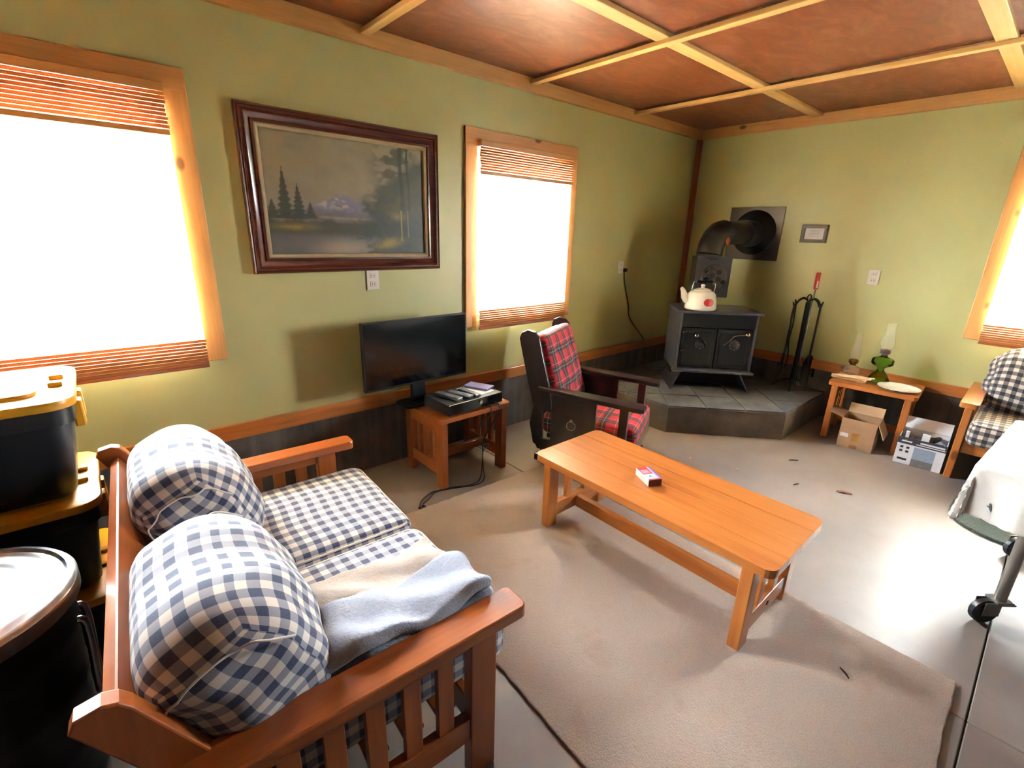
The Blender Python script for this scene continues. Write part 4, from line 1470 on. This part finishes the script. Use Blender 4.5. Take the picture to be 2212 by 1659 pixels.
for (lbl, x, y, z1_, sx, sy) in (('white foam post sticking up at the carton front edge', -.01, .09, .25, .022, .008), ('narrow white foam strip at the carton corner', .095, .07, .24, .010, .010)):
    lx, ly, _ = loc_of((-.495, -2.395, 0), R(94), x, y)
    tag(MB().box(-sx, sx, -sy, sy, 0, z1_-.01, .003).build('foam_piece', WHITEC, None, loc=(lx, ly, .006), rotz=R(94)), lbl, 'packing foam', 'foam pieces in the carton')
for i, (x, y, a, z) in enumerate(((-.06, .02, 30, .15), (-.05, -.05, -20, .17), (.03, -.04, 70, .15), (-.03, .03, 10, .18), (.05, .02, 45, .17))):
    lx, ly, _ = loc_of((-.495, -2.395, 0), R(94), x, y)
    pc_ = MB().tube([(-.07, 0, 0), (-.03, .004, .006), (.03, -.004, .002), (.07, 0, .005)], [.018, .022, .02, .016], 7).build('kindling_stick', FILTER, None, loc=(lx, ly, z), rotz=R(a))
    tag(pc_, 'dark bark kindling stick lying inside the white carton', 'kindling', 'kindling in the carton')
pk = MB().box(-.115, .115, -.11, .11, .006, .135, .004).build('kindling_fill', FILTER, None, loc=(-.495, -2.395, 0), rotz=R(94), kind='stuff')
tag(pk, 'dark bark and scraps filling the white carton', 'kindling')

# ------------------------------------------------------------------ totes and trash can
def tote(label, z0_, hgt, dx=0, dy=0):
    o = thing('storage_tote', label, 'storage tote', (-5.405+dx, -.70+dy, z0_), 0, 'stacked storage totes')
    hx_, hy_ = .37, .235
    top = hgt-.045
    b2 = bmesh.new()
    rings = []
    for (z, ins) in ((0, .045), (.01, .04), (top-.05, .012), (top-.05, .0), (top, 0.0)):
        rings.append([b2.verts.new((x, y, z)) for x, y in rrect(-hx_+ins, hx_-ins, -hy_+ins, hy_-ins, .05, 5)])
    for p, q in zip(rings, rings[1:]):
        for i in range(len(p)):
            b2.faces.new((p[i], p[(i+1) % len(p)], q[(i+1) % len(p)], q[i]))
    b2.faces.new(rings[0][::-1]); b2.faces.new(rings[-1])
    bmesh.ops.recalc_face_normals(b2, faces=b2.faces[:])
    MB()._merge(b2).build('tub', BINB, o, 40)
    ld = MB().prism(rrect(-hx_-.012, hx_+.012, -hy_-.012, hy_+.012, .07, 7), top, top+.03, r=.006)
    lo_ = ld.build('lid', BINY, o, 40)
    MB().prism(rrect(-hx_+.075, hx_-.075, -hy_+.07, hy_-.07, .04, 6), top+.029, top+.043, r=.004).build('lid_panel', BINY, lo_, 40)
    for (x, y) in ((hx_-.035, -.05), (hx_-.035, .05), (-hx_+.035, -.05), (-hx_+.035, .05)):
        MB().box(x-.018, x+.018, y-.014, y+.014, top+.028, top+.044, .003).build('lid_rib', BINY, lo_)
    for s_ in (-1, 1):
        MB().box(s_*(hx_+.004)-.014, s_*(hx_+.004)+.014, -.085, -.035, top-.11, top-.02, .005).build('latch', BINY, o)
        MB().box(s_*(hx_+.004)-.014, s_*(hx_+.004)+.014, .035, .085, top-.11, top-.02, .005).build('latch', BINY, o)
    return o
tote('black tote with yellow lid at the bottom of the stack', 0.0, .365)
tote('black tote with yellow lid in the middle of the stack', .365, .345, .0, .0)
tote('black tote with yellow lid on top of the stack under the blind', .71, .345, .0, .0)
tr = thing('trash_can', 'round dark metal trash can with ridged lid behind the loveseat', 'trash can', (-5.29, -1.455, 0))
prof = [(0, 0), (.165, 0), (.17, .01)]
for i in range(0, 41):
    prof.append((.17 + .035*i/40 + (.003 if i % 8 in (3, 4) else 0), .02 + .72*i/40))
prof += [(.208, .745), (.208, .76)]
MB().lathe(prof, 44).build('can_body', DARKST, tr, 40)
lid = MB().lathe([(.216, .735), (.222, .737), (.222, .77), (.216, .777), (.206, .779), (.200, .772), (.184, .775), (.172, .780), (.160, .777), (.136, .781), (.122, .786), (.108, .783), (.082, .787), (.070, .792), (.058, .789), (0, .792)], 48).build('lid', GALV, tr, 40)
MB().tube([(-.06, 0, .788), (-.05, 0, .813), (0, 0, .823), (.05, 0, .813), (.06, 0, .788)], .006, 8, smooth=4).build('lid_handle', GALV, lid, 60)
for s_ in (-1, 1):
    MB().tube([(s_*.196, -.03, .66), (s_*.212, -.03, .64), (s_*.206, -.03, .50), (s_*.203, -.025, .44), (s_*.203, .025, .44), (s_*.206, .03, .50), (s_*.212, .03, .64), (s_*.196, .03, .66)], .0085, 8, smooth=4).build('side_handle', GALV, tr, 60)

# ------------------------------------------------------------------ cloth covered rolling table
TX0, TX1, TY0, TY1, TTZ = -2.33, -1.43, -3.60, -2.79, .69
rt_ = thing('rolling_table', 'metal legged table on casters under a white cloth', 'table', ((TX0+TX1)/2, (TY0+TY1)/2, 0), R(-4))
lx, ly = (TX1-TX0)/2, (TY1-TY0)/2
MB().box(-lx, lx, -ly, ly, TTZ-.03, TTZ, .004).build('table_top', WHITEC, rt_)
for sx in (-1, 1):
    for sy in (-1, 1):
        x, y = sx*(lx-.075), sy*(ly-.185)
        MB().cyl((x, y, .115), (x, y, TTZ-.03), .021, n=20).build('leg', STEELG, rt_, 40)
        TM = Matrix.Translation((x, y, 0)) @ Matrix.Rotation(R(-38), 4, 'Z')
        cs = MB()
        cs.box(-.035, .035, -.03, .03, .108, .118, .002, TM)
        for q in (-1, 1):
            cs.box(-.075, -.005, q*.022-.0015, q*.022+.0015, .045, .11, .001, TM)
        c_o = cs.build('caster_fork', STEELG, rt_)
        M = TM @ Matrix.Translation((-.05, -.016, .0565)) @ Matrix.Rotation(R(-90), 4, 'X')
        MB().lathe([(0, .002), (.03, .002), (.034, 0), (.05, 0), (.056, .006), (.056, .026), (.05, .032), (.034, .032), (.03, .03), (0, .03)], 28, M).build('wheel', RUBBER, c_o, 40)
        MB().box(0, .07, -.012, .012, .085, .094, .003, TM).build('brake_pedal', STEELG, c_o)
# cloth
D = .235
tc = thing('tablecloth', 'white cloth with leaf print hanging over the rolling table corner', 'tablecloth', ((TX0+TX1)/2, (TY0+TY1)/2, TTZ+.002), R(-4))
N1, N2 = 96, 84
b2 = bmesh.new()
gv_ = []
for i in range(N1+1):
    row = []
    for j in range(N2+1):
        sx_ = -(lx+D) + 2*(lx+D)*i/N1
        sy_ = -(ly+D) + 2*(ly+D)*j/N2
        cx, cy = max(-lx, min(lx, sx_)), max(-ly, min(ly, sy_))
        ex, ey = sx_-cx, sy_-cy
        e = math.hypot(ex, ey)
        if e > D*1.12:                                    # rounded cloth corner
            ex, ey = ex*D*1.12/e, ey*D*1.12/e
            e = D*1.12
        if e < 1e-9:
            row.append(b2.verts.new((cx, cy, 0)))
            continue
        ox, oy = ex/e, ey/e
        dn = e
        both = min(abs(ex), abs(ey))/D
        fold = (.016*math.sin((sx_*abs(oy)+sy_*abs(ox))*26 + 1.3)*min(1, e/.1))*(1-.5*both) + .008
        spread = .012 + .03*both*min(1, e/.3) + fold*(.6+.6*e/D)
        scal = .006*abs(math.sin((sx_+sy_)*70)) if max(abs(ex), abs(ey)) > D*.97 else 0
        row.append(b2.verts.new((cx+ox*spread, cy+oy*spread, -dn*(.97-.03*both)+scal)))
    gv_.append(row)
for i in range(N1):
    for j in range(N2):
        b2.faces.new((gv_[i][j], gv_[i+1][j], gv_[i+1][j+1], gv_[i][j+1]))
bmesh.ops.recalc_face_normals(b2, faces=b2.faces[:])
co = MB()._merge(b2).build('cloth', LINEN, tc, 70)
sd = co.modifiers.new('thickness', 'SOLIDIFY')
sd.thickness = .0025
sd.offset = 1
# sprig print near the visible corner
def cloth_pt(i, j):
    return co.data.vertices[i*(N2+1)+j].co
for (i, j, a) in ((3, N2-8, .6), (6, N2-4, -.5), (9, N2-9, .2), (2, N2-14, 1.0), (5, N2-20, .3)):
    p = cloth_pt(i, j)
    q1, q2 = cloth_pt(i+1, j)-p, cloth_pt(i, j-1)-p
    nrm = q1.cross(q2).normalized()
    if (Vector((p.x, p.y, 0)).normalized()).dot(nrm) < 0:
        nrm = -nrm
    tx_ = Vector((0, 0, 1)) - nrm*nrm.z
    tx_ = tx_.normalized() if tx_.length > .1 else Vector((1, 0, 0))
    ty_ = nrm.cross(tx_)
    M = Matrix((tx_*math.cos(a)+ty_*math.sin(a), ty_*math.cos(a)-tx_*math.sin(a), nrm)).transposed().to_4x4()
    M.translation = p + nrm*.0035
    lf = MB()
    lf.prism([(-.02, 0), (-.005, .0045), (.012, .003), (.02, 0), (.008, -.003), (-.006, -.0035)], 0, .0006, M)
    lf.prism([(-.004, .002), (.004, .012), (.007, .011), (.002, .001)], 0, .0006, M)
    lf.build('leaf_print', LEAFINK, tc)

# ------------------------------------------------------------------ floor litter
def litter(name, label, x, y, L, W_, rz, mat, cat, z=.0):
    b2 = bmesh.new()
    rows = []
    for i in range(7):
        t_ = i/6
        wv = W_*math.sin(math.pi*t_)*.5+.001
        zz = .003 + .004*math.sin(t_*5)*(W_/.03)
        rows.append([b2.verts.new((L*(t_-.5), -wv, zz+.004)), b2.verts.new((L*(t_-.5), 0, zz)), b2.verts.new((L*(t_-.5), wv, zz+.005)), b2.verts.new((L*(t_-.5), 0, zz-.002))])
    for p, q in zip(rows, rows[1:]):
        for kk in range(4):
            b2.faces.new((p[kk], p[(kk+1) % 4], q[(kk+1) % 4], q[kk]))
    b2.faces.new(rows[0][::-1]); b2.faces.new(rows[-1])
    bmesh.ops.recalc_face_normals(b2, faces=b2.faces[:])
    return tag(MB()._merge(b2).build(name, mat, None, 60, (x, y, z), rz), label, cat, 'bits fallen on the floor')
litter('dry_leaf', 'dry curled brown leaf on the grey floor in front of armchair', -1.48, -2.19, .09, .03, R(-60), LEAFM, 'leaf')
litter('wood_chip', 'tiny pale wood chip on floor before the hearth', -1.82, -1.30, .03, .010, R(20), HUSK, 'wood chip')
litter('wood_chip', 'tiny pale wood chip on floor near the coffee table', -1.72, -1.60, .026, .010, R(70), HUSK, 'wood chip')
litter('bark_splinter', 'thin dark bark splinter on floor in front of the boxes', -1.24, -1.80, .07, .006, R(-40), FILTER, 'splinter')
litter('bark_splinter', 'thin dark bark splinter on floor beside coffee table edge', -1.62, -1.95, .05, .006, R(-20), FILTER, 'splinter')
litter('bark_splinter', 'dark bark splinter lying on the beige rug corner', -3.06, -2.62, .05, .007, R(50), FILTER, 'splinter', .012)
